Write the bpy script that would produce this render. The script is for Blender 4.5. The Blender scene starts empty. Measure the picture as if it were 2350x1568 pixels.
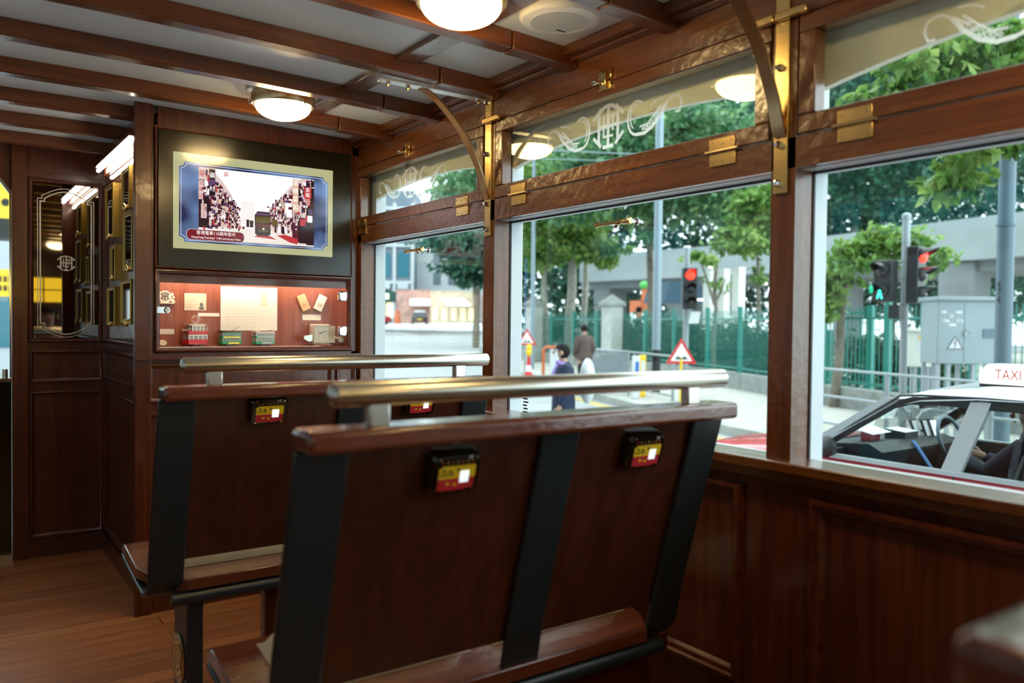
import bpy, bmesh, math, random
from mathutils import Vector, Matrix
random.seed(7)
C = bpy.context.scene.collection
PI = math.pi
FPX = 1865.06
CAM = Vector((0, 0, 1.15))
MR = Matrix(((.81611329, -.57778434, .01115195),
             (-.00429223, -.02535756, -.99966923),
             (.57787601, .81579547, -.02317462)))     # rows: right, down, forward
def at(u, v, t):
    "point seen at photo pixel (u, v) at depth t in metres along the view axis"
    c = Vector(((u - 1175) / FPX, (v - 784) / FPX, 1.0))
    return CAM + (MR.transposed() @ c) * t

# ---------------------------------------------------------------- materials
MATS = {}
def _new(name):
    m = bpy.data.materials.new(name); m.use_nodes = True
    nt = m.node_tree; b = nt.nodes['Principled BSDF']
    MATS[name] = m
    return m, nt, b
def mat(name, col, rough=.5, metal=0, coat=0, emit=None, es=0, spec=.5, var=0, vscale=6, bump=0, bscale=40):
    m, nt, b = _new(name)
    b.inputs['Base Color'].default_value = (*col, 1)
    b.inputs['Roughness'].default_value = rough
    b.inputs['Metallic'].default_value = metal
    b.inputs['Coat Weight'].default_value = coat
    b.inputs['Coat Roughness'].default_value = .08
    b.inputs['Specular IOR Level'].default_value = spec
    if emit:
        b.inputs['Emission Color'].default_value = (*emit, 1)
        b.inputs['Emission Strength'].default_value = es
    if var or bump:
        tc = nt.nodes.new('ShaderNodeTexCoord')
        n = nt.nodes.new('ShaderNodeTexNoise'); n.inputs['Scale'].default_value = vscale; n.inputs['Detail'].default_value = 5
        nt.links.new(tc.outputs['Object'], n.inputs['Vector'])
        if var:
            r = nt.nodes.new('ShaderNodeValToRGB')
            r.color_ramp.elements[0].position = .3; r.color_ramp.elements[1].position = .7
            r.color_ramp.elements[0].color = (*[c * (1 - var) for c in col], 1)
            r.color_ramp.elements[1].color = (*[min(1, c * (1 + var)) for c in col], 1)
            nt.links.new(n.outputs['Fac'], r.inputs['Fac']); nt.links.new(r.outputs['Color'], b.inputs['Base Color'])
        if bump:
            n2 = nt.nodes.new('ShaderNodeTexNoise'); n2.inputs['Scale'].default_value = bscale; n2.inputs['Detail'].default_value = 3
            nt.links.new(tc.outputs['Object'], n2.inputs['Vector'])
            bp = nt.nodes.new('ShaderNodeBump'); bp.inputs['Strength'].default_value = bump; bp.inputs['Distance'].default_value = .01
            nt.links.new(n2.outputs['Fac'], bp.inputs['Height']); nt.links.new(bp.outputs['Normal'], b.inputs['Normal'])
    return m
def wood(name, dark, light, grain='z', rough=.3, coat=.5, bump=.12, crough=.12, bscale=22):
    m, nt, b = _new(name)
    tc = nt.nodes.new('ShaderNodeTexCoord'); mp = nt.nodes.new('ShaderNodeMapping')
    s = [26, 26, 26]; s['xyz'.index(grain)] = 1.3
    mp.inputs['Scale'].default_value = s
    nt.links.new(tc.outputs['Object'], mp.inputs['Vector'])
    n = nt.nodes.new('ShaderNodeTexNoise'); n.inputs['Scale'].default_value = 1.6; n.inputs['Detail'].default_value = 7; n.inputs['Distortion'].default_value = .6
    nt.links.new(mp.outputs['Vector'], n.inputs['Vector'])
    n3 = nt.nodes.new('ShaderNodeTexNoise'); n3.inputs['Scale'].default_value = 9; n3.inputs['Detail'].default_value = 4
    nt.links.new(mp.outputs['Vector'], n3.inputs['Vector'])
    mx = nt.nodes.new('ShaderNodeMix'); mx.data_type = 'FLOAT'; mx.inputs[0].default_value = .35
    nt.links.new(n.outputs['Fac'], mx.inputs[2]); nt.links.new(n3.outputs['Fac'], mx.inputs[3])
    r = nt.nodes.new('ShaderNodeValToRGB')
    r.color_ramp.elements[0].position = .36; r.color_ramp.elements[1].position = .66
    r.color_ramp.elements[0].color = (*dark, 1); r.color_ramp.elements[1].color = (*light, 1)
    nt.links.new(mx.outputs[0], r.inputs['Fac']); nt.links.new(r.outputs['Color'], b.inputs['Base Color'])
    b.inputs['Roughness'].default_value = rough
    b.inputs['Coat Weight'].default_value = coat; b.inputs['Coat Roughness'].default_value = crough
    if bump:
        n2 = nt.nodes.new('ShaderNodeTexNoise'); n2.inputs['Scale'].default_value = bscale; n2.inputs['Detail'].default_value = 2
        nt.links.new(tc.outputs['Object'], n2.inputs['Vector'])
        bp = nt.nodes.new('ShaderNodeBump'); bp.inputs['Strength'].default_value = bump; bp.inputs['Distance'].default_value = .012
        nt.links.new(n2.outputs['Fac'], bp.inputs['Height'])
        nt.links.new(bp.outputs['Normal'], b.inputs['Normal']); nt.links.new(bp.outputs['Normal'], b.inputs['Coat Normal'])
    return m
def planks(name, c1, c2, gap, w=.085, L=1.1):
    m, nt, b = _new(name)
    tc = nt.nodes.new('ShaderNodeTexCoord')
    br = nt.nodes.new('ShaderNodeTexBrick'); br.inputs['Scale'].default_value = 1
    br.inputs['Brick Width'].default_value = L; br.inputs['Row Height'].default_value = w
    br.inputs['Mortar Size'].default_value = .0016; br.inputs['Mortar Smooth'].default_value = .2
    br.inputs['Color1'].default_value = (*c1, 1); br.inputs['Color2'].default_value = (*c2, 1); br.inputs['Mortar'].default_value = (*gap, 1)
    br.offset = .37; br.offset_frequency = 2
    nt.links.new(tc.outputs['Object'], br.inputs['Vector'])
    mp = nt.nodes.new('ShaderNodeMapping'); mp.inputs['Scale'].default_value = (1.5, 30, 30)
    nt.links.new(tc.outputs['Object'], mp.inputs['Vector'])
    n = nt.nodes.new('ShaderNodeTexNoise'); n.inputs['Scale'].default_value = 2; n.inputs['Detail'].default_value = 6
    nt.links.new(mp.outputs['Vector'], n.inputs['Vector'])
    mx = nt.nodes.new('ShaderNodeMix'); mx.data_type = 'RGBA'; mx.blend_type = 'MULTIPLY'; mx.inputs[0].default_value = .7
    r = nt.nodes.new('ShaderNodeValToRGB'); r.color_ramp.elements[0].position = .3; r.color_ramp.elements[1].position = .7
    r.color_ramp.elements[0].color = (.45, .42, .4, 1); r.color_ramp.elements[1].color = (1, 1, 1, 1)
    nt.links.new(n.outputs['Fac'], r.inputs['Fac'])
    nt.links.new(br.outputs['Color'], mx.inputs[6]); nt.links.new(r.outputs['Color'], mx.inputs[7])
    nt.links.new(mx.outputs[2], b.inputs['Base Color'])
    b.inputs['Roughness'].default_value = .38; b.inputs['Coat Weight'].default_value = .15
    return m
def glass(name, tint=(1, 1, 1), refl=1.0, rough=0):
    "thin pane: clear with an ordinary Fresnel reflection"
    m = bpy.data.materials.new(name); m.use_nodes = True; nt = m.node_tree; nt.nodes.clear()
    o = nt.nodes.new('ShaderNodeOutputMaterial'); mix = nt.nodes.new('ShaderNodeMixShader')
    t = nt.nodes.new('ShaderNodeBsdfTransparent'); t.inputs['Color'].default_value = (*tint, 1)
    g = nt.nodes.new('ShaderNodeBsdfGlossy'); g.inputs['Roughness'].default_value = rough
    lw = nt.nodes.new('ShaderNodeLayerWeight'); lw.inputs['Blend'].default_value = .5
    pw = nt.nodes.new('ShaderNodeMath'); pw.operation = 'POWER'; pw.inputs[1].default_value = 5
    mu = nt.nodes.new('ShaderNodeMath'); mu.operation = 'MULTIPLY_ADD'; mu.inputs[1].default_value = .96 * refl; mu.inputs[2].default_value = .04 * refl
    nt.links.new(lw.outputs['Facing'], pw.inputs[0]); nt.links.new(pw.outputs[0], mu.inputs[0]); nt.links.new(mu.outputs[0], mix.inputs[0])
    nt.links.new(t.outputs[0], mix.inputs[1]); nt.links.new(g.outputs[0], mix.inputs[2]); nt.links.new(mix.outputs[0], o.inputs['Surface'])
    MATS[name] = m
    return m
def foliage(name, dark, mid, light, scale=1.2):
    m, nt, b = _new(name)
    tc = nt.nodes.new('ShaderNodeTexCoord')
    n = nt.nodes.new('ShaderNodeTexNoise'); n.inputs['Scale'].default_value = scale; n.inputs['Detail'].default_value = 6; n.inputs['Roughness'].default_value = .75
    nt.links.new(tc.outputs['Object'], n.inputs['Vector'])
    r = nt.nodes.new('ShaderNodeValToRGB'); e = r.color_ramp.elements
    e[0].position = .36; e[0].color = (*dark, 1); e[1].position = .66; e[1].color = (*light, 1)
    k = e.new(.5); k.color = (*mid, 1)
    nt.links.new(n.outputs['Fac'], r.inputs['Fac']); nt.links.new(r.outputs['Color'], b.inputs['Base Color'])
    b.inputs['Roughness'].default_value = .45
    tr = nt.nodes.new('ShaderNodeBsdfTranslucent'); mix = nt.nodes.new('ShaderNodeMixShader'); mix.inputs[0].default_value = .4
    nt.links.new(r.outputs['Color'], tr.inputs['Color'])
    o = nt.nodes['Material Output']
    nt.links.new(b.outputs[0], mix.inputs[1]); nt.links.new(tr.outputs[0], mix.inputs[2]); nt.links.new(mix.outputs[0], o.inputs['Surface'])
    return m

# ---------------------------------------------------------------- mesh builder
ORG = {}      # object name -> world origin of its mesh space
class MB:
    def __init__(s): s.v = []; s.f = []; s.m = []
    def add(s, vs, fs, m=0):
        k = len(s.v); s.v += [Vector(p) for p in vs]
        for f in fs: s.f.append([i + k for i in f]); s.m.append(m)
        return s
    def box(s, x0, x1, y0, y1, z0, z1, m=0):
        return s.add([(x0,y0,z0),(x1,y0,z0),(x1,y1,z0),(x0,y1,z0),(x0,y0,z1),(x1,y0,z1),(x1,y1,z1),(x0,y1,z1)],
                     [(0,3,2,1),(4,5,6,7),(0,1,5,4),(1,2,6,5),(2,3,7,6),(3,0,4,7)], m)
    def poly(s, pts, m=0): return s.add(pts, [list(range(len(pts)))], m)
    def prism(s, pts, off, m=0):
        n = len(pts); off = Vector(off); a = [Vector(p) for p in pts]
        return s.add(a + [p + off for p in a], [list(range(n))[::-1], [n + i for i in range(n)]] + [(i, (i+1) % n, n + (i+1) % n, n + i) for i in range(n)], m)
    def cyl(s, p0, p1, r0, r1=None, n=16, m=0, caps=True):
        r1 = r0 if r1 is None else r1
        p0 = Vector(p0); p1 = Vector(p1); d = (p1 - p0).normalized()
        a = d.orthogonal().normalized(); b = d.cross(a)
        vs = []
        for p, r in ((p0, r0), (p1, r1)):
            for i in range(n):
                t = 2 * PI * i / n; vs.append(p + (a * math.cos(t) + b * math.sin(t)) * r)
        fs = [(i, (i+1) % n, n + (i+1) % n, n + i) for i in range(n)]
        if caps: fs += [list(range(n))[::-1], [n + i for i in range(n)]]
        return s.add(vs, fs, m)
    def tube(s, pts, r, n=8, m=0, closed=False):
        pts = [Vector(p) for p in pts]; N = len(pts); rr = r if isinstance(r, (list, tuple)) else [r] * N
        vs = []; prev = None
        for i, p in enumerate(pts):
            if closed: d = pts[(i+1) % N] - pts[i-1]
            else: d = pts[min(i+1, N-1)] - pts[max(i-1, 0)]
            d = d.normalized()
            a = d.orthogonal().normalized() if prev is None else (prev - d * prev.dot(d)).normalized()
            prev = a; b = d.cross(a)
            for j in range(n):
                t = 2 * PI * j / n; vs.append(p + (a * math.cos(t) + b * math.sin(t)) * rr[i])
        fs = []
        for i in range(N if closed else N - 1):
            q = (i + 1) % N
            for j in range(n): fs.append((i*n + j, i*n + (j+1) % n, q*n + (j+1) % n, q*n + j))
        if not closed: fs += [list(range(n))[::-1], [(N-1)*n + j for j in range(n)]]
        return s.add(vs, fs, m)
    def lathe(s, prof, c, ax=(0, 0, 1), n=32, m=0):
        "profile of (radius, height along axis)"
        c = Vector(c); d = Vector(ax).normalized(); a = d.orthogonal().normalized(); b = d.cross(a)
        vs = []; fs = []
        for r, h in prof:
            for i in range(n):
                t = 2 * PI * i / n; vs.append(c + d * h + (a * math.cos(t) + b * math.sin(t)) * max(r, 1e-5))
        for k in range(len(prof) - 1):
            for i in range(n): fs.append((k*n + i, k*n + (i+1) % n, (k+1)*n + (i+1) % n, (k+1)*n + i))
        return s.add(vs, fs, m)
    def ell(s, c, r, nu=16, nv=10, m=0):
        prof = [(math.sin(PI * i / nv), -math.cos(PI * i / nv)) for i in range(nv + 1)]
        k = len(s.v); s.lathe(prof, (0, 0, 0), (0, 0, 1), nu, m)
        for i in range(k, len(s.v)):
            p = s.v[i]; s.v[i] = Vector((c[0] + p.x * r[0], c[1] + p.y * r[1], c[2] + p.z * r[2]))
        return s
    def ribbon(s, path, wdir, w, t, m=0):
        "strap: path swept with a w x t section, w along wdir, thickness across the path"
        wd = Vector(wdir).normalized(); path = [Vector(p) for p in path]; N = len(path); vs = []
        for i, p in enumerate(path):
            d = (path[min(i+1, N-1)] - path[max(i-1, 0)]).normalized(); nn = d.cross(wd).normalized()
            for a, b in ((-1, -1), (1, -1), (1, 1), (-1, 1)): vs.append(p + wd * (a * w / 2) + nn * (b * t / 2))
        fs = [(0, 1, 2, 3), tuple((N-1)*4 + i for i in (3, 2, 1, 0))]
        for i in range(N - 1):
            for j in range(4): fs.append((i*4 + j, i*4 + (j+1) % 4, i*4 + 4 + (j+1) % 4, i*4 + 4 + j))
        return s.add(vs, fs, m)
    def stroke(s, pts, w, o, ex, ez, nrm, t=.0006, m=0):
        "flat 2-D polyline of width w drawn on the plane (o, ex, ez), raised t along nrm"
        o = Vector(o); ex = Vector(ex); ez = Vector(ez); nn = Vector(nrm) * t
        for (a, b), (c, d) in zip(pts[:-1], pts[1:]):
            L = math.hypot(c - a, d - b) or 1e-9; px, pz = -(d - b) / L * w / 2, (c - a) / L * w / 2
            dx, dz = (c - a) / L * w * .3, (d - b) / L * w * .3
            q = [(a - dx + px, b - dz + pz), (c + dx + px, d + dz + pz), (c + dx - px, d + dz - pz), (a - dx - px, b - dz - pz)]
            s.prism([o + ex * i + ez * j for i, j in q], nn, m)
        return s
    def build(s, name, mats, parent=None, bevel=0, smooth=35, origin=None, seg=2):
        mats = mats if isinstance(mats, (list, tuple)) else [mats]
        if parent is not None: og = ORG[parent.name]
        elif origin is not None: og = Vector(origin)
        else:
            xs = [p.x for p in s.v]; ys = [p.y for p in s.v]; zs = [p.z for p in s.v]
            og = Vector(((min(xs)+max(xs))/2, (min(ys)+max(ys))/2, min(zs)))
        me = bpy.data.meshes.new(name)
        me.from_pydata([p - og for p in s.v], [], s.f)
        for mm in mats: me.materials.append(MATS[mm] if isinstance(mm, str) else mm)
        for p, k in zip(me.polygons, s.m): p.material_index = k
        bm = bmesh.new(); bm.from_mesh(me); bmesh.ops.recalc_face_normals(bm, faces=bm.faces); bm.to_mesh(me); bm.free()
        if smooth:
            for p in me.polygons: p.use_smooth = True
            me.set_sharp_from_angle(angle=math.radians(smooth))
        o = bpy.data.objects.new(name, me); C.objects.link(o)
        ORG[o.name] = og
        if parent is not None: o.parent = parent
        else: o.location = og
        if bevel:
            b = o.modifiers.new('Bevel', 'BEVEL'); b.width = bevel; b.segments = seg; b.limit_method = 'ANGLE'; b.angle_limit = math.radians(40)
        return o
def tag(o, label, cat, group=None, kind=None):
    o['label'] = label; o['category'] = cat
    if group: o['group'] = group
    if kind: o['kind'] = kind
    return o
def thing(name, label, cat, loc=(0, 0, 0), group=None):
    o = bpy.data.objects.new(name, None); C.objects.link(o); o.empty_display_size = .1
    o.location = loc; ORG[o.name] = Vector(loc)
    return tag(o, label, cat, group)
def struct(mb, name, mats, parent=None, bevel=0, smooth=35):
    o = mb.build(name, mats, parent, bevel, smooth, origin=(0, 0, 0) if parent is None else None)
    if parent is None: o['kind'] = 'structure'
    return o
def copy_tree(o, loc, label=None, parent=None, group=None):
    c = o.copy(); C.objects.link(c)
    if parent: c.parent = parent
    else:
        c.location = loc
        if label: c['label'] = label
        if group: c['group'] = group
    for ch in list(o.children): copy_tree(ch, None, None, c)
    return c
def text(name, body, size, m, o, ex, ez, parent=None, align='CENTER', t=.0006, squeeze=1):
    "lettering as a mesh on the plane (o, ex, ez)"
    cu = bpy.data.curves.new(name, 'FONT'); cu.body = body; cu.size = size; cu.align_x = align; cu.align_y = 'CENTER'; cu.extrude = t / 2; cu.resolution_u = 3
    ob = bpy.data.objects.new(name + '_tmp', cu); C.objects.link(ob)
    dg = bpy.context.evaluated_depsgraph_get(); dg.update()
    me = bpy.data.meshes.new_from_object(ob.evaluated_get(dg)); bpy.data.objects.remove(ob)
    ex = Vector(ex).normalized(); ez = Vector(ez).normalized(); ny = ex.cross(ez)
    og = ORG[parent.name] if parent is not None else Vector((0, 0, 0))
    for v in me.vertices:
        c = v.co.copy(); v.co = Vector(o) + ex * c.x * squeeze + ez * c.y + ny * c.z - og
    me.materials.clear(); me.materials.append(MATS[m])
    r = bpy.data.objects.new(name, me); C.objects.link(r); ORG[r.name] = og
    if parent is not None: r.parent = parent
    return r
MONO = [([(-.62,-.66),(-.62,.66)], .17), ([(.62,-.66),(.62,.66)], .17), ([(-.62,.02),(.62,.02)], .12), ([(0,-.9),(0,.8)], .16),
        ([(-.5,.7),(-.25,.86),(0,.9),(.25,.86),(.5,.7)], .15), ([(-.3,-.9),(.3,-.9)], .16), ([(-.95,.42),(-.5,.82)], .15), ([(.95,.42),(.5,.82)], .15),
        ([(-.95,-.42),(-.5,-.82)], .15), ([(.95,-.42),(.5,-.82)], .15), ([(-.3,.45),(-.3,-.45),(.3,-.45)], .11), ([(.3,.5),(.3,-.2)], .11), ([(-.02,.45),(.45,.45)], .1)]
def monogram(mb, o, ex, ez, nrm, r, t=.0006, m=0):
    for pts, w in MONO: mb.stroke([(a * r, b * r) for a, b in pts], w * r, o, ex, ez, nrm, t, m)
def arc(cx, cz, r, a0, a1, n=12): return [(cx + r * math.cos(a0 + (a1 - a0) * i / n), cz + r * math.sin(a0 + (a1 - a0) * i / n)) for i in range(n + 1)]
# ---------------------------------------------------------------- palette
wood('mahogany', (.055, .0105, .0035), (.128, .028, .008), 'z', .28, .3, .05, .1)
wood('mahogany_across', (.055, .0105, .0035), (.128, .028, .008), 'x', .28, .3, .05, .1)
wood('teak_along', (.080, .021, .0035), (.195, .063, .008), 'y', .28, 1.0, .17, .24, 34)
wood('teak_up', (.078, .021, .0035), (.19, .059, .008), 'z', .3, .5, .12, .2, 36)
wood('teak_across', (.088, .022, .004), (.200, .058, .010), 'x', .28, .35, .08, .15)
wood('bench_ply', (.044, .011, .005), (.085, .022, .010), 'z', .3, .35, .03, .14)
wood('bench_cap', (.100, .022, .010), (.170, .044, .018), 'x', .25, .7, .1, .1, 30)
planks('floor_boards', (.54, .205, .072), (.31, .105, .036), (.05, .016, .006))
mat('ceiling_paint', (.76, .83, .84), .35, coat=.1)
mat('cream_board', (.80, .76, .60), .5)
mat('white_frame', (.52, .56, .60), .4)
mat('rubber', (.012, .012, .013), .6)
mat('black_gloss', (.010, .008, .003), .10, coat=.4); mat('bezel_black', (.012, .010, .004), .2)
mat('black_plastic', (.008, .008, .008), .35)
mat('charcoal_paint', (.015, .021, .024), .38, bump=.05, bscale=160)
mat('brass', (.80, .57, .24), .26, 1, bump=.02, bscale=120)
mat('brass_polished', (.80, .56, .22), .14, 1)
mat('bronze_satin', (.55, .42, .24), .3, 1)
mat('chrome', (.80, .80, .80), .1, 1)
mat('steel_satin', (.60, .57, .50), .27, 1)
mat('steel_white', (.85, .85, .82), .35, 1)
mat('gilt', (.50, .33, .07), .3, .9, bump=.1, bscale=90)
mat('mirror', (.92, .93, .93), .015, 1)
mat('dark_mirror', (.30, .29, .28), .02, 1)
mat('etch_white', (.85, .88, .85), .6)
m = bpy.data.materials.new('etched_glass'); m.use_nodes = True; nt = m.node_tree; nt.nodes.clear(); MATS['etched_glass'] = m
o_ = nt.nodes.new('ShaderNodeOutputMaterial'); x_ = nt.nodes.new('ShaderNodeMixShader'); x2_ = nt.nodes.new('ShaderNodeMixShader'); a_ = nt.nodes.new('ShaderNodeBsdfTransparent'); b_ = nt.nodes.new('ShaderNodeBsdfTranslucent'); c_ = nt.nodes.new('ShaderNodeBsdfDiffuse')
b_.inputs['Color'].default_value = c_.inputs['Color'].default_value = (.95, .97, .96, 1); x_.inputs[0].default_value = .48; x2_.inputs[0].default_value = .3
nt.links.new(b_.outputs[0], x2_.inputs[1]); nt.links.new(c_.outputs[0], x2_.inputs[2]); nt.links.new(a_.outputs[0], x_.inputs[1]); nt.links.new(x2_.outputs[0], x_.inputs[2]); nt.links.new(x_.outputs[0], o_.inputs['Surface'])
mat('etch_gold', (.85, .78, .60), .5)
mat('lamp_glass', (.95, .93, .85), .3, emit=(1.0, .70, .30), es=23)
mat('tube_light', (.95, .93, .9), .3, emit=(1.0, .87, .72), es=16)
mat('case_light', (.95, .93, .9), .3, emit=(1.0, .82, .66), es=20)
mat('amber_pane', (.9, .6, .05), .3, emit=(1.0, .62, .02), es=1.2)
mat('white_plastic', (.80, .80, .78), .4)
mat('grille_white', (.55, .57, .55), .6, bump=.3, bscale=400)
mat('ink', (.02, .02, .02), .6)
mat('cushion', (.50, .40, .24), .45, var=.08, vscale=14, bump=.06, bscale=60)
glass('pane', (.955, .997, .985), 1.0); glass('case_pane', (.99, .99, .99), .14)
glass('mirror_gloss', (.9, .9, .9), 1.0)

# ---------------------------------------------------------------- the saloon
W = 1.54; D = 3.371; YC = 1.727; PITCH = 1.18; ROAD = -.70
def zc(x): return 1.975 - .017 * (x - .35) ** 2          # the gently arched ceiling
def yc(k): return YC + PITCH * k
ex, ey, ez = Vector((1, 0, 0)), Vector((0, 1, 0)), Vector((0, 0, 1))

struct(MB().box(-.68, 1.62, -2.56, 4.9, -.05, 0), 'floor', 'floor_boards')
mb = MB(); xs = [-.66 + i * (2.30 / 14) for i in range(15)]
for i in range(14):
    a, b = xs[i], xs[i+1]
    mb.add([(a, -2.56, zc(a)), (b, -2.56, zc(b)), (b, 4.6, zc(b)), (a, 4.6, zc(a)), (a, -2.56, zc(a)+.06), (b, -2.56, zc(b)+.06), (b, 4.6, zc(b)+.06), (a, 4.6, zc(a)+.06)],
           [(0,1,2,3), (4,7,6,5), (0,4,5,1), (1,5,6,2), (2,6,7,3), (3,7,4,0)])
struct(mb, 'ceiling', 'ceiling_paint')

# window wall: dado, pillars, rails
PIL = [(YC - .59 + PITCH * k) for k in range(-3, 3)]
mb = MB()
mb.box(W, 1.62, -2.5, 4.6, 0, .83, 0)                                # dado
mb.box(W, 1.60, -2.5, 4.6, 1.497, 1.566, 1)                          # rail under the fanlights
mb.box(W, 1.66, -2.5, 4.6, 1.830, 2.0, 1)                            # header
for y in PIL:
    mb.box(W, 1.605, y - .032, y + .032, .83, 1.83, 2)
    mb.box(1.611, 1.66, y - .032, y + .032, .80, 1.83, 3)
    mb.box(1.603, 1.611, y - .035, y + .035, .85, 1.83, 4)
mb.box(W, 1.605, 3.34, 3.60, .83, 1.566, 2); mb.box(1.611, 1.66, 3.34, 3.6, .80, 1.83, 3); mb.box(1.603, 1.611, 3.337, 3.6, .85, 1.5, 4)
mb.box(W, 1.605, 3.386, 4.6, 1.566, 1.83, 2); mb.box(W, 1.66, 3.6, 4.6, .83, 1.83, 2)
mb.box(1.60, 1.66, -2.5, 4.6, 1.497, 1.545, 3)                       # white lintel outside
mb.box(1.562, 1.60, -2.5, 4.6, 1.4955, 1.497, 3)
mb.box(1.603, 1.611, -2.5, 4.6, 1.490, 1.4955, 4)
struct(mb, 'wall_right', ['mahogany', 'teak_along', 'teak_up', 'white_frame', 'rubber'], bevel=.002)
mb = MB(); mb.box(1.500, 1.603, -2.5, 3.371, .828, .852, 0).box(1.515, 1.54, -2.5, 3.371, .806, .828, 0).box(1.603, 1.626, -2.5, 3.6, .80, .851, 1)
struct(mb, 'trim_1', ['teak_along', 'white_frame'], bevel=.004)
def frame_trim(mb, o, ex_, ez_, nrm, x0, x1, z0, z1, w=.03, h=.016, m=0):
    "raised moulding around a rectangle, mitred, with a rounded double step"
    o = Vector(o); nrm = Vector(nrm)
    P = lambda a, b, c: o + ex_ * a + ez_ * b + nrm * c
    prof = [(0, 0), (.0, .55), (.15, .95), (.4, 1.0), (.5, .62), (.68, .55), (.8, .35), (1.0, 0)]
    rings = [[P(x0 + w*q, z0 + w*q, h*r), P(x1 - w*q, z0 + w*q, h*r), P(x1 - w*q, z1 - w*q, h*r), P(x0 + w*q, z1 - w*q, h*r)] for q, r in prof]
    n = len(rings); vs = [p for r in rings for p in r]
    mb.add(vs, [(k*4 + j, k*4 + (j+1) % 4, k*4 + 4 + (j+1) % 4, k*4 + 4 + j) for k in range(n - 1) for j in range(4)], m)
mb = MB()
for k in range(-3, 2):
    a, b = yc(k) - .50, yc(k) + .50
    frame_trim(mb, (W, 0, 0), ey, ez, -ex, a, min(b, 3.33), .31, .783, .034, .02)
struct(mb, 'trim_2', 'mahogany_across', smooth=50)
mb = MB(); mb.box(1.465, W, -2.5, D, 0, .17).box(1.45, W, -2.5, D, .17, .20)
struct(mb, 'baseboard_right', 'mahogany_across', bevel=.004)

# far end: cabinet front with the recess beside it
mb = MB()
mb.box(.700, 1.54, D, D + .02, 1.882, 2.0)                           # band over the television
mb.box(.617, .676, D - .012, D + .02, 0, 2.0)                        # left stile
mb.box(.676, .687, D, D + .02, 0, 2.0)
mb.box(1.507, W, D, D + .02, 1.0, 2.0)
mb.box(.687, 1.507, D, D + .02, 1.3455, 1.3505)
mb.box(.687, .700, D, D + .02, 1.3505, 1.9)
mb.box(.687, W, D, D + .02, 0, 1.017)
mb.box(.687, W, 3.50, 3.52, .9, 2.0)                                 # behind the case and the screen
struct(mb, 'wall_front', 'mahogany', bevel=.002)
mb = MB()
for x0, x1 in ((.66, 1.42), (1.435, 1.53)):
    frame_trim(mb, (0, D, 0), ex, ez, -ey, x0, x1, .822, .978, .022, .014)
    frame_trim(mb, (0, D, 0), ex, ez, -ey, x0, x1, .10, .785, .022, .014)
mb.box(.620, W, D - .03, D, .992, 1.006)
struct(mb, 'trim_3', 'mahogany_across', smooth=50)
struct(MB().box(.685, .6895, D + .02, 4.48, 0, 2.0), 'wall_side', 'mahogany')
mb = MB()
for z0, z1 in ((1.03, 1.805), (.85, 1.0), (.10, .80)): frame_trim(mb, (.685, 0, 0), ey, ez, -ex, 3.41, 4.46, z0, z1, .024, .012)
mb.box(.668, .685, D + .02, 4.46, 0, .085)
struct(mb, 'trim_4', 'mahogany_across', smooth=50)
mb = MB()
mb.box(.289, .69, 4.48, 4.54, 0, 2.0, 0)
mb.prism([(.289, 4.48, 1.735), (.289, 4.48, 2.0), (-.66, 4.48, 2.0), (-.66, 4.48, 1.86), (.20, 4.48, 1.86)], (0, .06, 0), 0)   # over the front doorway, cut corner
mb.box(-.66, -.35, 4.48, 4.54, 0, 1.9, 0)
struct(mb, 'wall_back', ['mahogany'], bevel=.002)
mb = MB()
mb.box(.289, .352, 4.455, 4.48, 0, 1.96)                             # door post
frame_trim(mb, (0, 4.48, 0), ex, ez, -ey, .355, .676, 1.03, 1.815, .024, .016)
frame_trim(mb, (0, 4.48, 0), ex, ez, -ey, .360, .676, .838, .992, .018, .014)
frame_trim(mb, (0, 4.48, 0), ex, ez, -ey, .360, .676, .09, .796, .018, .014)
mb.box(.352, .685, 4.462, 4.48, 0, .06)
mb.box(.36, .676, 4.474, 4.48, 1.845, 1.94)
struct(mb, 'trim_5', 'mahogany', smooth=50)
d = bpy.data.objects.new('door_1', None); C.objects.link(d); ORG['door_1'] = Vector((0, 0, 0)); d['kind'] = 'structure'
MB().box(-.35, .288, 4.50, 4.52, .03, .845).build('lower_panel', 'black_gloss', d)
MB().box(-.35, .288, 4.47, 4.53, .845, .862).build('ledge', 'chrome', d)
MB().box(-.35, .288, 4.508, 4.512, .862, 1.88).build('pane', 'pane', d)
MB().box(-.35, .288, 4.47, 4.53, 0, .03).build('threshold', 'steel_satin', d)
mb = MB(); mb.prism([(.281, 4.49, .862), (.288, 4.49, .862), (.288, 4.49, 1.735), (.2, 4.49, 1.86), (.195, 4.49, 1.855), (.281, 4.49, 1.733)], (0, .03, 0))
mb.build('glazing_bead', 'chrome', d)
MB().cyl((.262, 4.49, .862), (.262, 4.49, .905), .012, n=20).build('control_knob', 'steel_satin', d)

# the other side and the rear of the saloon (behind the camera)
mb = MB()
mb.box(-.68, -.60, -2.5, 4.54, 0, .83, 0).box(-.66, -.60, -2.5, 4.54, 1.497, 1.60, 0).box(-.68, -.60, -2.5, 4.54, 1.79, 2.0, 0)
for y in PIL + [4.5]: mb.box(-.665, -.60, y - .032, y + .032, .83, 1.83, 0)
struct(mb, 'wall_left', 'teak_along')
mb = MB(); mb.box(-.68, 1.62, -2.56, -2.5, 0, 2.0)
struct(mb, 'wall_rear', 'mahogany')
r = bpy.data.objects.new('window_9', None); C.objects.link(r); ORG['window_9'] = Vector((0, 0, 0)); r['kind'] = 'structure'
for i in range(4):
    for j in range(2): MB().box(.0 + .36 * i, .34 + .36 * i, -2.5, -2.49, 1.34 + .155 * j, 1.48 + .155 * j).build('amber_glass', 'amber_pane', r)

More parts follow.
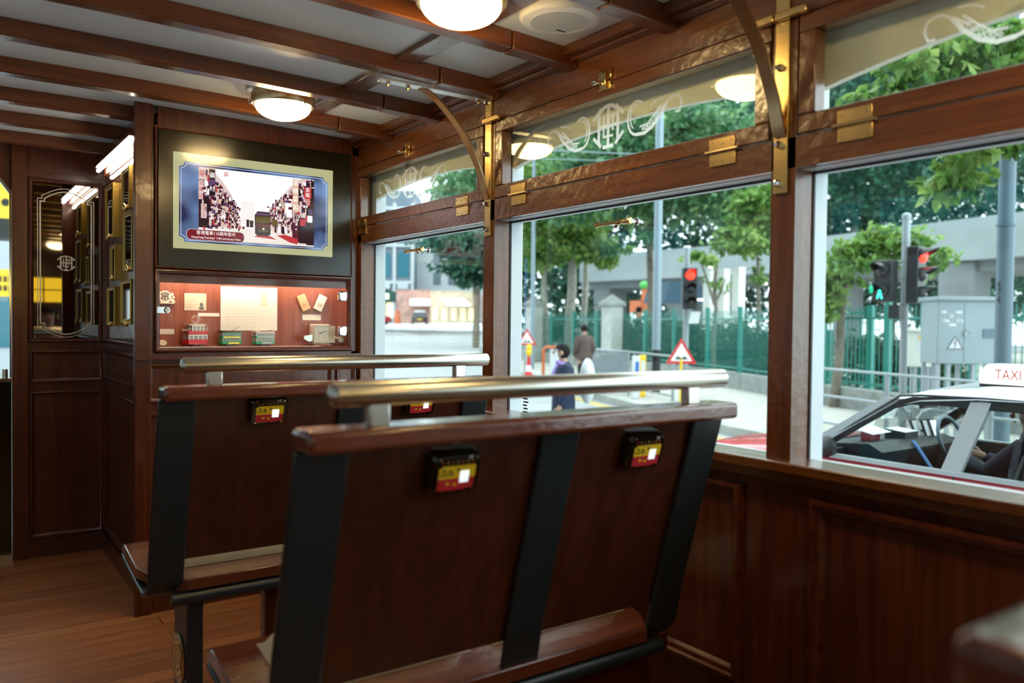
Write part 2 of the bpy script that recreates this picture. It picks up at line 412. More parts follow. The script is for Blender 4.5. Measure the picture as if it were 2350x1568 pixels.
# ---------------------------------------------------------------- ceiling beams, battens, cornice
BY = [1.484 + .3965 * k for k in range(-9, 8)]
def beam(y, x0, x1, n):
    mb = MB(); w = .026; cut = 1.305
    for a0, a1 in ((x0, min(x1, cut - .0025)), (cut + .0025, x1)):
        if a1 - a0 < .01: continue
        N = 8; st = [a0 + (a1 - a0) * i / N for i in range(N + 1)]; vs = []; fs = []
        for x in st:
            t = zc(x) + .002; b = zc(x) - (.052 if x1 > 1 and a0 > 1 else .050)
            vs += [(x, y - w, t), (x, y + w, t), (x, y + w, b), (x, y - w, b)]
        fs = [(0, 1, 2, 3), tuple(N*4 + i for i in (3, 2, 1, 0))]
        for i in range(N):
            for j in range(4): fs.append((i*4 + j, i*4 + (j+1) % 4, i*4 + 4 + (j+1) % 4, i*4 + 4 + j))
        mb.add(vs, fs)
    struct(mb, 'trim_%d' % n, 'teak_across', bevel=.003)
n = 6
for y in BY:
    beam(y, -.60, 1.538 if y < D else .684, n); n += 1
mb = MB(); mb.box(1.486, W, -2.5, D, 1.926, 1.965); mb.box(1.512, W, -2.5, D, 1.915, 1.926)
struct(mb, 'trim_%d' % n, 'teak_along', bevel=.004); n += 1
mb = MB()
for a, b in zip(BY[:-1], BY[1:]):
    if b < D: mb.box(1.150, 1.222, a + .027, b - .027, zc(1.19) - .014, zc(1.19) + .004)
struct(mb, 'trim_%d' % n, 'teak_along', bevel=.003); n += 1
mb = MB(); mb.box(.655, .685, D + .02, 4.48, 1.862, 1.955)
struct(mb, 'trim_%d' % n, 'mahogany_across', bevel=.003); n += 1

# ---------------------------------------------------------------- windows
def window(num, k):
    c = yc(k); y0, y1 = c - .5575, c + .5575; s1 = c + .5525
    if k == 1: y1 = 3.3385; s1 = 3.384
    w = bpy.data.objects.new('window_%d' % num, None); C.objects.link(w); w.location = (1.57, c, .853); ORG[w.name] = Vector((1.57, c, .853)); w['kind'] = 'structure'
    MB().box(1.605, 1.609, y0, y1, .853, 1.496).build('main_pane', 'pane', w)
    # fanlight sash
    a, b = c - .5525, s1; z0, z1 = 1.5685, 1.8275; f = .041
    mb = MB(); mb.box(1.536, 1.574, a, b, z0, z0 + f).box(1.536, 1.574, a, b, z1 - f + .002, z1).box(1.536, 1.574, a, a + f, z0 + f, z1 - f + .002).box(1.536, 1.574, b - f, b, z0 + f, z1 - f + .002)
    mb.build('fanlight_frame', 'teak_along', w, bevel=.003)
    MB().box(1.556, 1.559, a + f, b - f, z0 + f, z1 - f + .002).build('fanlight_pane', 'pane', w)
    # arched valance board behind the fanlight
    cc = c - .05; top = [(1.614, y1, 1.83), (1.614, c - .5575, 1.83)]; pts = []
    N = 20
    for i in range(N + 1):
        y = (c - .5575) + (y1 - (c - .5575)) * i / N; pts.append((1.614, y, 1.735 - .155 * (y - cc) ** 2))
    MB().prism(pts + [top[0], top[1]], (.02, 0, 0)).build('arched_valance', 'cream_board', w)
    # etched scrollwork on the fanlight glass (x just inside the pane)
    mb = MB(); o = (1.5545, c + .008, 1.71); L = lambda pts, ww: mb.stroke(pts, ww, o, -ey, ez, -ex, .0005)
    monogram(mb, o, -ey, ez, -ex, .064, .0005)
    for sg in (1, -1):
        q = lambda p: [(sg * x, z) for x, z in p]
        curl = [(.115 + .035 * math.cos(t), .0 + .045 * math.sin(t)) for t in [PI * (.30 + .12 * i) for i in range(11)]]
        L(q(curl), .007)
        L(q([(.115 + .024 * math.cos(t), .002 + .034 * math.sin(t)) for t in [PI * (.45 + .12 * i) for i in range(8)]]), .004)
        L(q([(.115, -.045), (.145, -.046), (.175, -.034), (.205, -.008), (.225, .018)]), .009)
        L(q([(.128, -.026), (.155, -.024), (.180, -.004), (.205, .018)]), .005)
        for i in range(6):
            t = i / 5; x = .140 + .055 * t; z = -.036 + .034 * t * t + .002; rr = .0035 + .0014 * math.sin(PI * t)
            L(q([(x + rr * math.cos(u), z + rr * math.sin(u)) for u in [2 * PI * j / 8 for j in range(9)]]), .0028)
        L(q([(.195, .0), (.225, .02), (.25, .032), (.272, .026), (.278, .006), (.270, -.012), (.258, -.012)]), .005)
        L(q([(.168, .022), (.19, .034), (.215, .036)]), .004)
    mb.build('etched_emblem', 'etched_glass', w, smooth=0)
    # brass hinges, catch and handle
    for hy in (c - .42, min(c + .416, 3.335)):
        mb = MB(); mb.box(1.5325, 1.5362, hy - .039, hy + .039, 1.5695, 1.598).box(1.5355, 1.5398, hy - .039, hy + .039, 1.532, 1.5645)
        h = mb.build('hinge', 'brass', w, bevel=.001)
        MB().cyl((1.5325, hy - .049, 1.567), (1.5325, hy + .049, 1.567), .0042, n=12).build('hinge_pin', 'bronze_satin', h)
        for dy, dz in ((-.028, 1.588), (0, 1.584), (.028, 1.588)): MB().cyl((1.5325, hy + dy, dz), (1.5315, hy + dy, dz), .0038, n=10).build('screw', 'bronze_satin', h)
        for dy, dz in ((-.028, 1.543), (0, 1.540), (.028, 1.543)): MB().cyl((1.5358, hy + dy, dz), (1.5346, hy + dy, dz), .0038, n=10).build('screw', 'bronze_satin', h)
    mb = MB(); mb.box(1.531, 1.5362, c - .026, c + .026, 1.804, 1.829).box(1.531, 1.540, c - .026, c + .026, 1.833, 1.864).box(1.523, 1.532, c - .012, c + .010, 1.806, 1.862)
    la = mb.build('latch', 'brass_polished', w, bevel=.0015)
    MB().lathe([(0, 0), (.0045, 0), (.0045, .012), (.008, .014), (.0085, .020), (.006, .025), (0, .026)], (1.528, c + .016, 1.828), (-1, .35, 0), 16).build('latch_knob', 'chrome', la)
    mb = MB(); hy0, hy1, hz, hx = c - .072, c + .072, 1.437, 1.570
    mb.lathe([(0, 0), (.0075, 0), (.0085, .004), (.006, .010), (.0052, .02), (.0052, .088), (.0085, .092), (.0085, .1), (.0055, .106), (.005, .116), (.009, .132), (.0105, .140), (.008, .145), (0, .146)], (hx, hy1, hz), (0, -1, 0), 16)
    h = mb.build('pull_handle', 'brass_polished', w)
    for yy in (hy1 - .05, hy0 + .01):
        MB().lathe([(0, 0), (.011, 0), (.011, .004), (.005, .010), (.0042, .034), (0, .036)], (1.6045, yy, hz), (-1, 0, 0), 16).build('handle_post', 'chrome', h)
    return w
WIN = {}
for num, k in ((1, 1), (2, 0), (3, -1), (4, -2), (5, -3)): WIN[num] = window(num, k)
text('pane_lettering', '梗窗', .030, 'ink', (1.554, 2.93, 1.776), -ey, ez, WIN[1], squeeze=.8)
mb = MB()
for i in range(7): mb.box(1.6040, 1.6046, 2.185 - .010 - .004 * (i % 3), 2.185 + .010 + .003 * (i % 2), .905 - .011 * i, .910 - .011 * i)
mb.stroke(arc(0, 0, .009, 0, 2 * PI, 14), .002, (1.6046, 2.185, .825 + .012), -ey, ez, -ex, .0004)
mb.build('glass_mark', 'ink', WIN[2])
# ---------------------------------------------------------------- brass brackets on the pillars
def bracket(y, label):
    t = thing('support_bracket', label, 'bracket', (1.53, y, 1.444))
    MB().box(1.5325, 1.5395, y - .018, y + .018, 1.444, 1.914).build('wall_strap', 'brass', t, bevel=.001)
    MB().box(1.128, 1.5325, y - .0185, y + .0185, zc(1.33) - .0600, zc(1.33) - .0525).build('ceiling_strap', 'steel_white', t, bevel=.001)
    pts = [(1.243, 1.905), (1.262, 1.903), (1.317, 1.882), (1.383, 1.829), (1.443, 1.762), (1.478, 1.703), (1.505, 1.645), (1.521, 1.592), (1.529, 1.57)]
    sm = []
    for i in range(len(pts) - 1):
        p0, p1, p2, p3 = pts[max(i-1, 0)], pts[i], pts[i+1], pts[min(i+2, len(pts)-1)]
        for s in range(4):
            u = s / 4
            sm.append(tuple(.5 * ((2*p1[q]) + (-p0[q]+p2[q])*u + (2*p0[q]-5*p1[q]+4*p2[q]-p3[q])*u*u + (-p0[q]+3*p1[q]-3*p2[q]+p3[q])*u**3) for q in (0, 1)))
    sm.append(pts[-1])
    MB().ribbon([(a, y, b) for a, b in sm], (0, 1, 0), .031, .006).build('arched_strap', 'bronze_satin', t)
    for z in (1.897, 1.722, 1.553, 1.467):
        MB().lathe([(0, 0), (.0085, 0), (.0085, .006), (.0065, .010), (.0055, .013), (0, .0145)], (1.5325, y + .004, z), (-1, 0, 0), 6).build('bolt', 'chrome', t)
    for x in (1.155, 1.225, 1.490):
        MB().lathe([(0, 0), (.0085, 0), (.0085, .007), (.006, .009), (.005, .014), (0, .015)], (x, y, zc(1.33) - .0600), (0, 0, -1), 6).build('bolt', 'chrome', t)
    return t
b1 = bracket(2.318, 'brass arched bracket on the far window pillar, in full view, beside the small fanlight')
b2 = bracket(1.140, 'brass arched bracket on the near window pillar, its top cut off by the photo edge')
for y0, y1, br in ((2.238, 2.335, b1), (1.070, 1.150, b2), (1.155, 1.205, b2)):
    MB().box(1.516, 1.5315, y0, y1, 1.823, 1.841).build('turn_catch', 'brass', br, bevel=.003)

# ---------------------------------------------------------------- ceiling lights
def ceiling_light(x, y, label):
    z = zc(x)
    t = thing('ceiling_light', label, 'lamp', (x, y, z), 'round dome lights on the ceiling')
    MB().lathe([(0, -.0005), (.128, -.0005), (.128, -.018), (.116, -.022), (0, -.022)], (x, y, z), n=40).build('back_plate', 'steel_satin', t)
    MB().lathe([(.098, -.022), (.110, -.022), (.110, -.052), (.106, -.058), (.097, -.058), (.097, -.022)], (x, y, z), n=40).build('rim', 'bronze_satin', t)
    MB().lathe([(.097, -.050)] + [(.097 * math.cos(a), -.054 - .052 * math.sin(a) ** .9) for a in [PI / 2 * i / 12 for i in range(1, 13)]], (x, y, z), n=40).build('glass_dome', 'lamp_glass', t)
    for k in range(3):
        a = 2 * PI * k / 3 + .9; cx, cy = x + .112 * math.cos(a), y + .112 * math.sin(a)
        MB().lathe([(0, .0), (.008, .0), (.008, -.012), (.005, -.016), (0, -.017)], (cx, cy, z - .046), n=10).build('clip_screw', 'chrome', t)
    return t
ceiling_light(1.010, 2.850, 'lit round dome ceiling light over the television')
ceiling_light(1.030, 1.680, 'lit round dome ceiling light beside the white loudspeaker, cut by the top edge')
ceiling_light(1.030, .492, 'lit round dome ceiling light behind the camera, seen only as reflections')
ceiling_light(1.030, -.698, 'lit round dome ceiling light nearest the rear wall, seen only as reflections')
x, y = 1.335, 1.683; z = zc(x) + .003
t = thing('loudspeaker', 'round white loudspeaker on the ceiling beside the near dome light', 'speaker', (x, y, z))
MB().lathe([(0, 0), (.108, 0), (.108, -.014), (.100, -.022), (.076, -.026), (.075, -.022), (0, -.022)], (x, y, z), n=44).build('housing', 'white_plastic', t)
MB().lathe([(.075, -.0225), (.075, -.0255), (0, -.0275)], (x, y, z), n=40).build('grille', 'grille_white', t)
MB().box(x + .02, x + .05, y + .040, y + .042, z - .0285, z - .0262).build('brand_plate', 'ink', t)
# light strip above the mirror frames in the recess
t = thing('light_strip', 'bright twin tube light under the ceiling of the recess', 'lamp', (.66, 3.85, 1.86))
MB().box(.604, .684, 3.40, 4.25, 1.850, 1.861).build('housing', 'mahogany_across', t)
MB().cyl((.622, 3.405, 1.840), (.622, 4.245, 1.840), .0085, n=14).build('tube', 'tube_light', t)
MB().cyl((.676, 3.405, 1.812), (.676, 4.235, 1.812), .0065, n=14).build('tube', 'tube_light', t)
MB().box(.648, .664, 3.40, 4.25, 1.818, 1.85).build('divider', 'mahogany_across', t)

# ---------------------------------------------------------------- benches
mat('sticker_yellow', (.85, .52, .01), .4); mat('sticker_red', (.50, .02, .03), .4)
mat('button_lit', (.8, .9, 1), .4, emit=(.68, .86, 1.0), es=.6)
mat('led_red', (.6, .05, .02), .4); mat('led_amber', (.6, .35, .08), .4)
def bench(y0, label, full=True):
    t = thing('tram_bench', label, 'bench', (.92, y0 + .25, 0), 'two-seat benches in a row by the windows')
    slope = .276
    by = lambda z: y0 + .030 + slope * (.95 - z)                     # rear face of the back panel
    # rail
    r = .0195; N = 6; prof = [(0, 0)] + [(r * math.sin(a), r * .55 * (1 - math.cos(a))) for a in [PI / 2 * i / N for i in range(1, N + 1)]]
    Lr = .905; prof = prof + [(r, Lr * .03), (r * 1.015, Lr * .031), (r * 1.015, Lr * .969), (r, Lr * .97)] + [(a, Lr - h) for a, h in prof[::-1]]
    MB().lathe(prof, (.486, y0, 1.036), (1, 0, 0), 28).build('grab_rail', 'steel_satin', t)
    for x in (.568, 1.286): MB().box(x - .018, x + .018, y0 - .010, y0 + .012, .984, 1.022).build('rail_post', 'steel_satin', t, bevel=.003)
    MB().box(.444, 1.402, y0 - .032, y0 + .048, .950, .985).build('top_board', 'bench_cap', t, bevel=.009, seg=3)
    # back panel
    a, b = .950, .515
    pts = [(0, by(a) , a), (0, by(b), b), (0, by(b) + .016, b - .004), (0, by(a) + .016, a)]
    MB().prism([(.452, p[1], p[2]) for p in pts], (.938, 0, 0)).build('back_panel', 'bench_ply', t)
    # bent straps: down the back, round and forward under the seat
    for x in (.486, .960, 1.366):
        P = [(x, by(z) - .006, z) for z in (.949, .85, .75, .66, .56)]
        R_ = .085; cyy, czz = by(.53) - .006 + R_, .500
        for i in range(1, 10):
            g = PI + .26 + (PI / 2 - .20) * i / 9
            P.append((x, cyy + R_ * math.cos(g) + .004, czz + R_ * math.sin(g)))
        P += [(x, y0 + .30, .421), (x, y0 + .40, .434), (x, y0 + .47, .443), (x, y0 + .515, .453)]
        MB().ribbon(P, (1, 0, 0), .090, .013).build('frame_strap', 'charcoal_paint', t, bevel=.004)
    # seat board: dished profile
    prof = [(y0 + .135, .463), (y0 + .22, .458), (y0 + .32, .464), (y0 + .42, .478), (y0 + .485, .488), (y0 + .515, .484), (y0 + .522, .474)]
    low = [(yy, zz - .030 if i < 6 else zz - .012) for i, (yy, zz) in enumerate(prof)]
    ins = [.095, .030, 0, 0, 0, 0, .012]; mb = MB(); vs = []
    for (a, b), (c, d), i_ in zip(prof, low, ins): vs += [(.444 + i_, a, b), (1.400 - i_, a, b), (1.400 - i_, c, d), (.444 + i_, c, d)]
    mb.add(vs, [(0, 1, 2, 3), (24, 27, 26, 25)] + [(k*4 + j, k*4 + (j+1) % 4, k*4 + 4 + (j+1) % 4, k*4 + 4 + j) for k in range(6) for j in range(4)]); mb.build('seat_board', 'bench_cap', t, bevel=.003, smooth=30)
    for x0, x1 in ((.530, .912), (.966, 1.352)):
        mb = MB(); nx, ny = 12, 12; vs = []; fs = []
        def zz(yv):
            for (a, b), (c, d) in zip(prof[:-1], prof[1:]):
                if a <= yv <= c: return b + (d - b) * (yv - a) / (c - a)
            return prof[-1][1]
        for i in range(nx + 1):
            for j in range(ny + 1):
                u, v = i / nx, j / ny; yv = y0 + .255 + .220 * v
                e = min(u, 1 - u) * 9; g = min(v, 1 - v) * 9; puff = .036 * min(1, e) ** .5 * min(1, g) ** .5
                puff -= .008 * max(0, 1 - abs(v - .3) * 18) + .006 * max(0, 1 - abs(v - .62) * 18)
                vs.append((x0 + (x1 - x0) * u, yv, zz(yv) + .001 + puff))
        for i in range(nx):
            for j in range(ny):
                k = i * (ny + 1) + j; fs.append((k, k + ny + 1, k + ny + 2, k + 1))
        mb.add(vs, fs); mb.build('seat_pad', 'cushion', t, smooth=70)
    MB().cyl((.50, y0 + .150, .411), (1.36, y0 + .150, .411), .0175, n=16).build('cross_tube', 'charcoal_paint', t)
    mb = MB()
    mb.prism([(.543, y0 + .165, 0), (.543, y0 + .335, 0), (.543, y0 + .31, .10), (.543, y0 + .31, .36), (.543, y0 + .38, .43), (.543, y0 + .15, .43), (.543, y0 + .165, .36)], (.043, 0, 0))
    lg = mb.build('leg', 'charcoal_paint', t, bevel=.006)
    md = MB().lathe([(0, 0), (.068, 0), (.070, .004), (.066, .007), (.060, .005), (0, .005)], (.5435, y0 + .250, .215), (-1, 0, 0), 36).build('medallion', 'bronze_satin', lg)
    mb = MB(); monogram(mb, (.5390, y0 + .250, .215), -ey, ez, -ex, .048, .003); mb.build('medallion_emblem', 'brass', md, smooth=0) if False else mb.build('emblem', 'brass', lg, smooth=0)
    MB().box(.765, 1.44, y0 + .20, y0 + .24, 0, .405).build('support_panel', 'mahogany', t, bevel=.004)
    # audio units on the back
    for x in (.727, 1.180):
        z = .896; n = Vector((0, -1, -slope)).normalized(); up = Vector((0, -slope, 1)).normalized(); o = Vector((x, by(z), z)) + n * .0
        P = lambda a, b, c: o + ex * a + up * b + n * c
        mb = MB(); w, h = .050, .038; ring = []
        for q0, (sx, sz) in enumerate(((1, 1), (-1, 1), (-1, -1), (1, -1))):
            for i in range(5):
                g = PI / 2 * q0 + PI / 2 * i / 4; ring.append((sx * (w - .014) + .014 * math.cos(g), sz * (h - .014) + .014 * math.sin(g)))
        M_ = len(ring)
        vs = [P(a, b, 0) for a, b in ring] + [P(a, b, .020) for a, b in ring] + [P(a * .90, b * .88, .026) for a, b in ring]
        fs = [list(range(2*M_, 3*M_))] + [(k*M_ + i, k*M_ + (i+1) % M_, (k+1)*M_ + (i+1) % M_, (k+1)*M_ + i) for k in range(2) for i in range(M_)]
        mb.add(vs, fs); au = mb.build('audio_unit', 'black_gloss', t, smooth=40)
        mb = MB(); st = lambda a, b, c, dd, m: mb.add([P(i, j, .0265) for i, j in ((a, b), (c, b), (c, dd), (a, dd))] + [P(i, j, .0272) for i, j in ((a, b), (c, b), (c, dd), (a, dd))], [(0,1,2,3), (4,5,6,7), (0,1,5,4), (1,2,6,5), (2,3,7,6), (3,0,4,7)], m)
        st(-.036, -.007, .037, .013, 0); st(-.030, .013, .036, .016, 0); st(-.036, -.027, .036, -.007, 1); st(-.030, -.029, .020, -.027, 1); lb = mb.build('label_sticker', ['sticker_yellow', 'sticker_red'], au, smooth=0)
        mb = MB()
        for a, b, sg, m in ((-.026, .007, -1, 0), (-.013, .007, 1, 0), (.002, .008, -1, 0), (-.016, -.017, -1, 1), (-.002, -.017, 1, 1)):
            mb.prism([P(a - .0045, b - .003 * sg, .0273), P(a + .0045, b - .003 * sg, .0273), P(a, b + .003 * sg, .0273)], n * .0005, m)
        mb.build('arrow_marks', ['ink', 'sticker_yellow'], au, smooth=0)
        text('lettering', 'CHANNEL', .0062, 'ink', P(-.020, .0005, .0274), ex, up, au)
        mb = MB(); st(.007, -.016, .025, .006, 0); mb.build('lit_button', 'button_lit', au, smooth=0)
        mb = MB()
        for i in range(7): mb.cyl(P(-.030 + .010 * i, .0225, .0258), P(-.030 + .010 * i, .0225, .0272), .0016, n=8, m=i % 2)
        mb.build('jack_row', ['led_red', 'led_amber'], au)
        text('number', '10', .009, 'etch_white', P(.024, .0295, .0266), ex, up, au)
        for a, b in ((-.036, .029), (.038, .029), (-.036, -.030), (.034, -.030)): MB().cyl(P(a, b, .0255), P(a, b, .0272), .0025, n=10).build('screw', 'chrome', au)
    return t
bn = bench(1.167, 'two-seat wooden bench nearest the camera, its back with two lit audio units')
b2_ = copy_tree(bn, (.92, 2.090 + .25, 0), 'two-seat wooden bench farther ahead, in front of the display case')
for ch in b2_.children:
    if ch.name.startswith('audio_unit'): ch.location = (-.014, -.0055, .020)
copy_tree(bn, (.925, .172 + .25, 0), 'wooden bench of which only a blurred corner shows at the lower right')
copy_tree(bn, (.92, -.90 + .25, 0), 'wooden bench at the rear behind the camera, out of view')

# ---------------------------------------------------------------- recess: mirror and gilt frames
t = thing('wall_mirror', 'tall wall mirror with white etched border lines and emblem, left of the gilt frames', 'mirror', (.515, 4.474, 1.05))
MB().box(.3775, .6535, 4.468, 4.4795, 1.050, 1.793).build('mirror_glass', 'dark_mirror', t)
def notched(x0, x1, z0, z1, s, bulge):
    cx = (x0 + x1) / 2; pts = [(x0, z0 + s), (x0, z1 - s), (x0 + s, z1 - s), (x0 + s, z1 - s + s * .8)]
    for i in range(1, 12):
        a = i / 12; pts.append((x0 + s + (x1 - x0 - 2 * s) * a, z1 - s * .2 + bulge * math.sin(PI * a)))
    pts += [(x1 - s, z1 - s * .2), (x1 - s, z1 - s), (x1, z1 - s), (x1, z0 + s), (x1 - s, z0 + s), (x1 - s, z0 + s * .2)]
    for i in range(1, 12):
        a = i / 12; pts.append((x1 - s - (x1 - x0 - 2 * s) * a, z0 + s * .2 - bulge * math.sin(PI * a)))
    pts += [(x0 + s, z0 + s * .2), (x0 + s, z0 + s), (x0, z0 + s)]
    return pts
mb = MB(); o = (0, 4.468, 0)
mb.stroke(notched(.394, .634, 1.092, 1.735, .018, .040), .0030, o, ex, ez, -ey, .0006)
mb.stroke(notched(.405, .623, 1.104, 1.722, .018, .038), .0055, o, ex, ez, -ey, .0006)
mb.build('etched_border', 'etch_gold', t, smooth=0)
mb = MB(); monogram(mb, (.514, 4.468, 1.414), ex, ez, -ey, .038, .0006); mb.build('etched_emblem', 'etch_gold', t, smooth=0)
def gilt_frame(y0, y1, z0, z1, label, orn):
    t = thing('gilt_frame', label, 'picture frame', (.672, (y0 + y1) / 2, z0), 'small gilt framed mirrors on the recess wall')
    w = .020; mb = MB()
    for a, b, c, d in ((y0, y1, z0, z0 + w), (y0, y1, z1 - w, z1), (y0, y0 + w, z0 + w, z1 - w), (y1 - w, y1, z0 + w, z1 - w)): mb.box(.662, .6845, a, b, c, d)
    frame_trim(mb, (.662, 0, 0), ey, ez, -ex, y0, y1, z0, z1, w, .007)
    mb.build('frame', 'gilt', t, smooth=40)
    MB().box(.6605, .6635, y0 + w - .001, y1 - w + .001, z0 + w - .001, z1 - w + .001).build('glass', 'dark_mirror', t)
    mb = MB(); yy = y0 + (y1 - y0) * .35
    if orn: mb.ell((.652, yy, z0 + .006), (.010, .018, .012)); mb.ell((.651, yy + .012, z0 + .014), (.008, .010, .010)); mb.ell((.652, yy - .012, z0), (.008, .010, .010))
    else: mb.ell((.652, yy, z0 + .008), (.010, .012, .012))
    mb.build('ornament', 'brass_polished', t)
gilt_frame(4.080, 4.280, 1.520, 1.768, 'gilt framed mirror at the top of the recess wall, next to the etched mirror', 0)
gilt_frame(4.030, 4.150, 1.325, 1.485, 'narrow gilt framed mirror in the middle of the column next to the etched mirror', 0)
gilt_frame(4.040, 4.235, 1.115, 1.295, 'gilt framed mirror at the bottom of the column next to the etched mirror', 0)
gilt_frame(3.700, 3.868, 1.615, 1.790, 'small gilt framed mirror at the top, right under the bright tube light', 1)
gilt_frame(3.640, 3.835, 1.352, 1.598, 'largest gilt framed mirror, middle of the column nearest the cabinet post', 1)
gilt_frame(3.660, 3.885, 1.125, 1.315, 'gilt framed mirror at the bottom of the column nearest the cabinet post', 1)
# ---------------------------------------------------------------- television
def emit(name, col, s=.5): return mat(name, tuple(c * .02 for c in col), .12, emit=col, es=s)
emit('scr_cream', (.62, .62, .33), .40); emit('scr_white', (1, .95, .93), .62); emit('scr_maroon', (.10, .012, .03)); emit('scr_dark', (.022, .008, .016))
emit('scr_pink', (.80, .62, .60)); emit('scr_red', (.55, .04, .05)); emit('scr_banner', (.20, .006, .02)); emit('scr_road', (.95, .86, .80)); emit('scr_olive', (.10, .075, .012))
emit('scr_line', (.75, .85, 1.0)); emit('scr_sand', (.70, .45, .30)); emit('scr_violet', (.12, .06, .16)); emit('scr_tan', (.80, .52, .38))
m, nt, b = _new('scr_blue')
tc = nt.nodes.new('ShaderNodeTexCoord'); n_ = nt.nodes.new('ShaderNodeTexNoise'); n_.inputs['Scale'].default_value = 7; n_.inputs['Detail'].default_value = 1
r_ = nt.nodes.new('ShaderNodeValToRGB'); r_.color_ramp.elements[0].position = .40; r_.color_ramp.elements[0].color = (.006, .018, .10, 1); r_.color_ramp.elements[1].position = .74; r_.color_ramp.elements[1].color = (.32, .55, 1, 1)
nt.links.new(tc.outputs['Object'], n_.inputs['Vector']); nt.links.new(n_.outputs['Fac'], r_.inputs['Fac']); nt.links.new(r_.outputs['Color'], b.inputs['Emission Color'])
b.inputs['Emission Strength'].default_value = .40; b.inputs['Base Color'].default_value = (.01, .01, .02, 1); b.inputs['Roughness'].default_value = .12

t = thing('television', 'wall-mounted black framed television showing an old street picture', 'television', (1.091, 3.36, 1.351))
mb = MB(); sx0, sx1, sz0, sz1 = .754, 1.413, 1.427, 1.803
X0, X1, Z0, Z1, YF = .7005, 1.497, 1.3515, 1.8815, 3.358
mb.box(X0, X1, YF, 3.40, Z0, sz0).box(X0, X1, YF, 3.40, sz1, Z1).box(X0, sx0, YF, 3.40, sz0, sz1).box(sx1, X1, YF, 3.40, sz0, sz1)
mb.build('bezel', 'bezel_black', t, smooth=0)
mb = MB(); frame_trim(mb, (0, 3.371, 0), ex, ez, -ey, .687, 1.508, 1.346, 1.889, .014, .016); mb.build('surround', 'mahogany_across', t, smooth=50)
S_W, S_H = sx1 - sx0, sz1 - sz0
def SP(u, v, k): return Vector((sx0 + S_W * u, 3.3600 - .00012 * k, sz0 + S_H * v))
SCR = ['scr_cream', 'scr_blue', 'scr_white', 'scr_maroon', 'scr_dark', 'scr_pink', 'scr_red', 'scr_banner', 'scr_road', 'scr_olive', 'scr_line', 'scr_sand', 'scr_violet', 'scr_tan']
mb = MB(); I = {n[4:]: i for i, n in enumerate(SCR)}
def sq(u0, v0, u1, v1, k, m): mb.poly([SP(u0, v0, k), SP(u1, v0, k), SP(u1, v1, k), SP(u0, v1, k)], I[m])
mb.box(sx0, sx1, 3.3600, 3.39, sz0, sz1, 0)
def notch(u0, v0, u1, v1, r):
    ru, rv = r * S_H / S_W, r; P = []
    for cu, cv, a0 in ((u0, v0, PI/2), (u1, v0, PI), (u1, v1, 3*PI/2), (u0, v1, 0)):
        for i in range(7):
            a = a0 - PI / 2 * i / 6; P.append((cu + ru * math.cos(a), cv + rv * math.sin(a)))
    return P
mb.poly([SP(a, b, 1) for a, b in notch(.034, .072, .966, .910, .055)], I['blue'])
pl = notch(.045, .090, .955, .892, .052)
for (a, b), (c, d) in zip(pl, pl[1:] + pl[:1]):
    L = math.hypot((c-a)*S_W, (d-b)*S_H) or 1; w = .0009; nx, nz = -(d-b)*S_H/L*w, (c-a)*S_W/L*w
    mb.poly([SP(a + s*nx/S_W, b + s*nz/S_H, 2) if e == 0 else SP(c + s*nx/S_W, d + s*nz/S_H, 2) for e, s in ((0, 1), (1, 1), (1, -1), (0, -1))], I['line'])
pu0, pu1, pv0, pv1 = .145, .870, .105, .868
def PU(p): return pu0 + (pu1 - pu0) * p
def PV(q): return pv0 + (pv1 - pv0) * q
def pq(p0, q0, p1, q1, k, m): sq(PU(p0), PV(q0), PU(p1), PV(q1), k, m)
def pp(pts, k, m): mb.poly([SP(PU(a), PV(b), k) for a, b in pts], I[m])
pq(0, 0, 1, 1, 3, 'white'); pq(0, 0, 1, .20, 4, 'road')
rs = random.Random(5)
pp([(0, .16), (0, 1), (.10, 1), (.20, .82), (.27, .66), (.30, .5), (.33, .38), (.38, .24), (.25, .20)], 4, 'pink')
pp([(1, .02), (1, 1), (.88, 1), (.78, .86), (.68, .66), (.60, .52), (.56, .36), (.53, .24), (.7, .14)], 4, 'pink')
for i in range(900):                                  # clutter of shopfronts, windows and small hanging signs
    s = rs.random() < .5; a = rs.random() ** .8
    p = a * .34 if s else 1 - a * .42; top = (1.06 - a * .56) if s else (1.06 - a * .52)
    q = .17 + (top - .17) * rs.random() ** .75; sc = (1 - a * .65)
    w, h = (.004 + .022 * rs.random() ** 2) * sc, (.008 + .050 * rs.random() ** 1.5) * sc
    m = rs.choice(['maroon', 'maroon', 'dark', 'dark', 'violet', 'white', 'maroon', 'tan', 'red' if rs.random() < .3 else 'maroon'])
    pp([(max(0, p - w), q - h), (min(1, p + w), q - h + rs.uniform(-.01, .01)), (min(1, p + w), min(1, q + h)), (max(0, p - w), min(1, q + h + rs.uniform(-.01, .01)))], 5 + i * .01, m)
pp([(.35, .24), (.35, .62), (.42, .64), (.48, .58), (.48, .24)], 4.5, 'white')
for i in range(7):
    for j in range(12): pq(.355 + .016 * i, .27 + .027 * j, .362 + .016 * i, .283 + .027 * j, 4.8, 'tan')
pq(0, .17, .085, .60, 12, 'dark'); pq(.93, .02, 1, .95, 12, 'dark'); pq(.86, .04, .93, .42, 12, 'dark'); pq(.80, .05, .87, .30, 12, 'maroon')
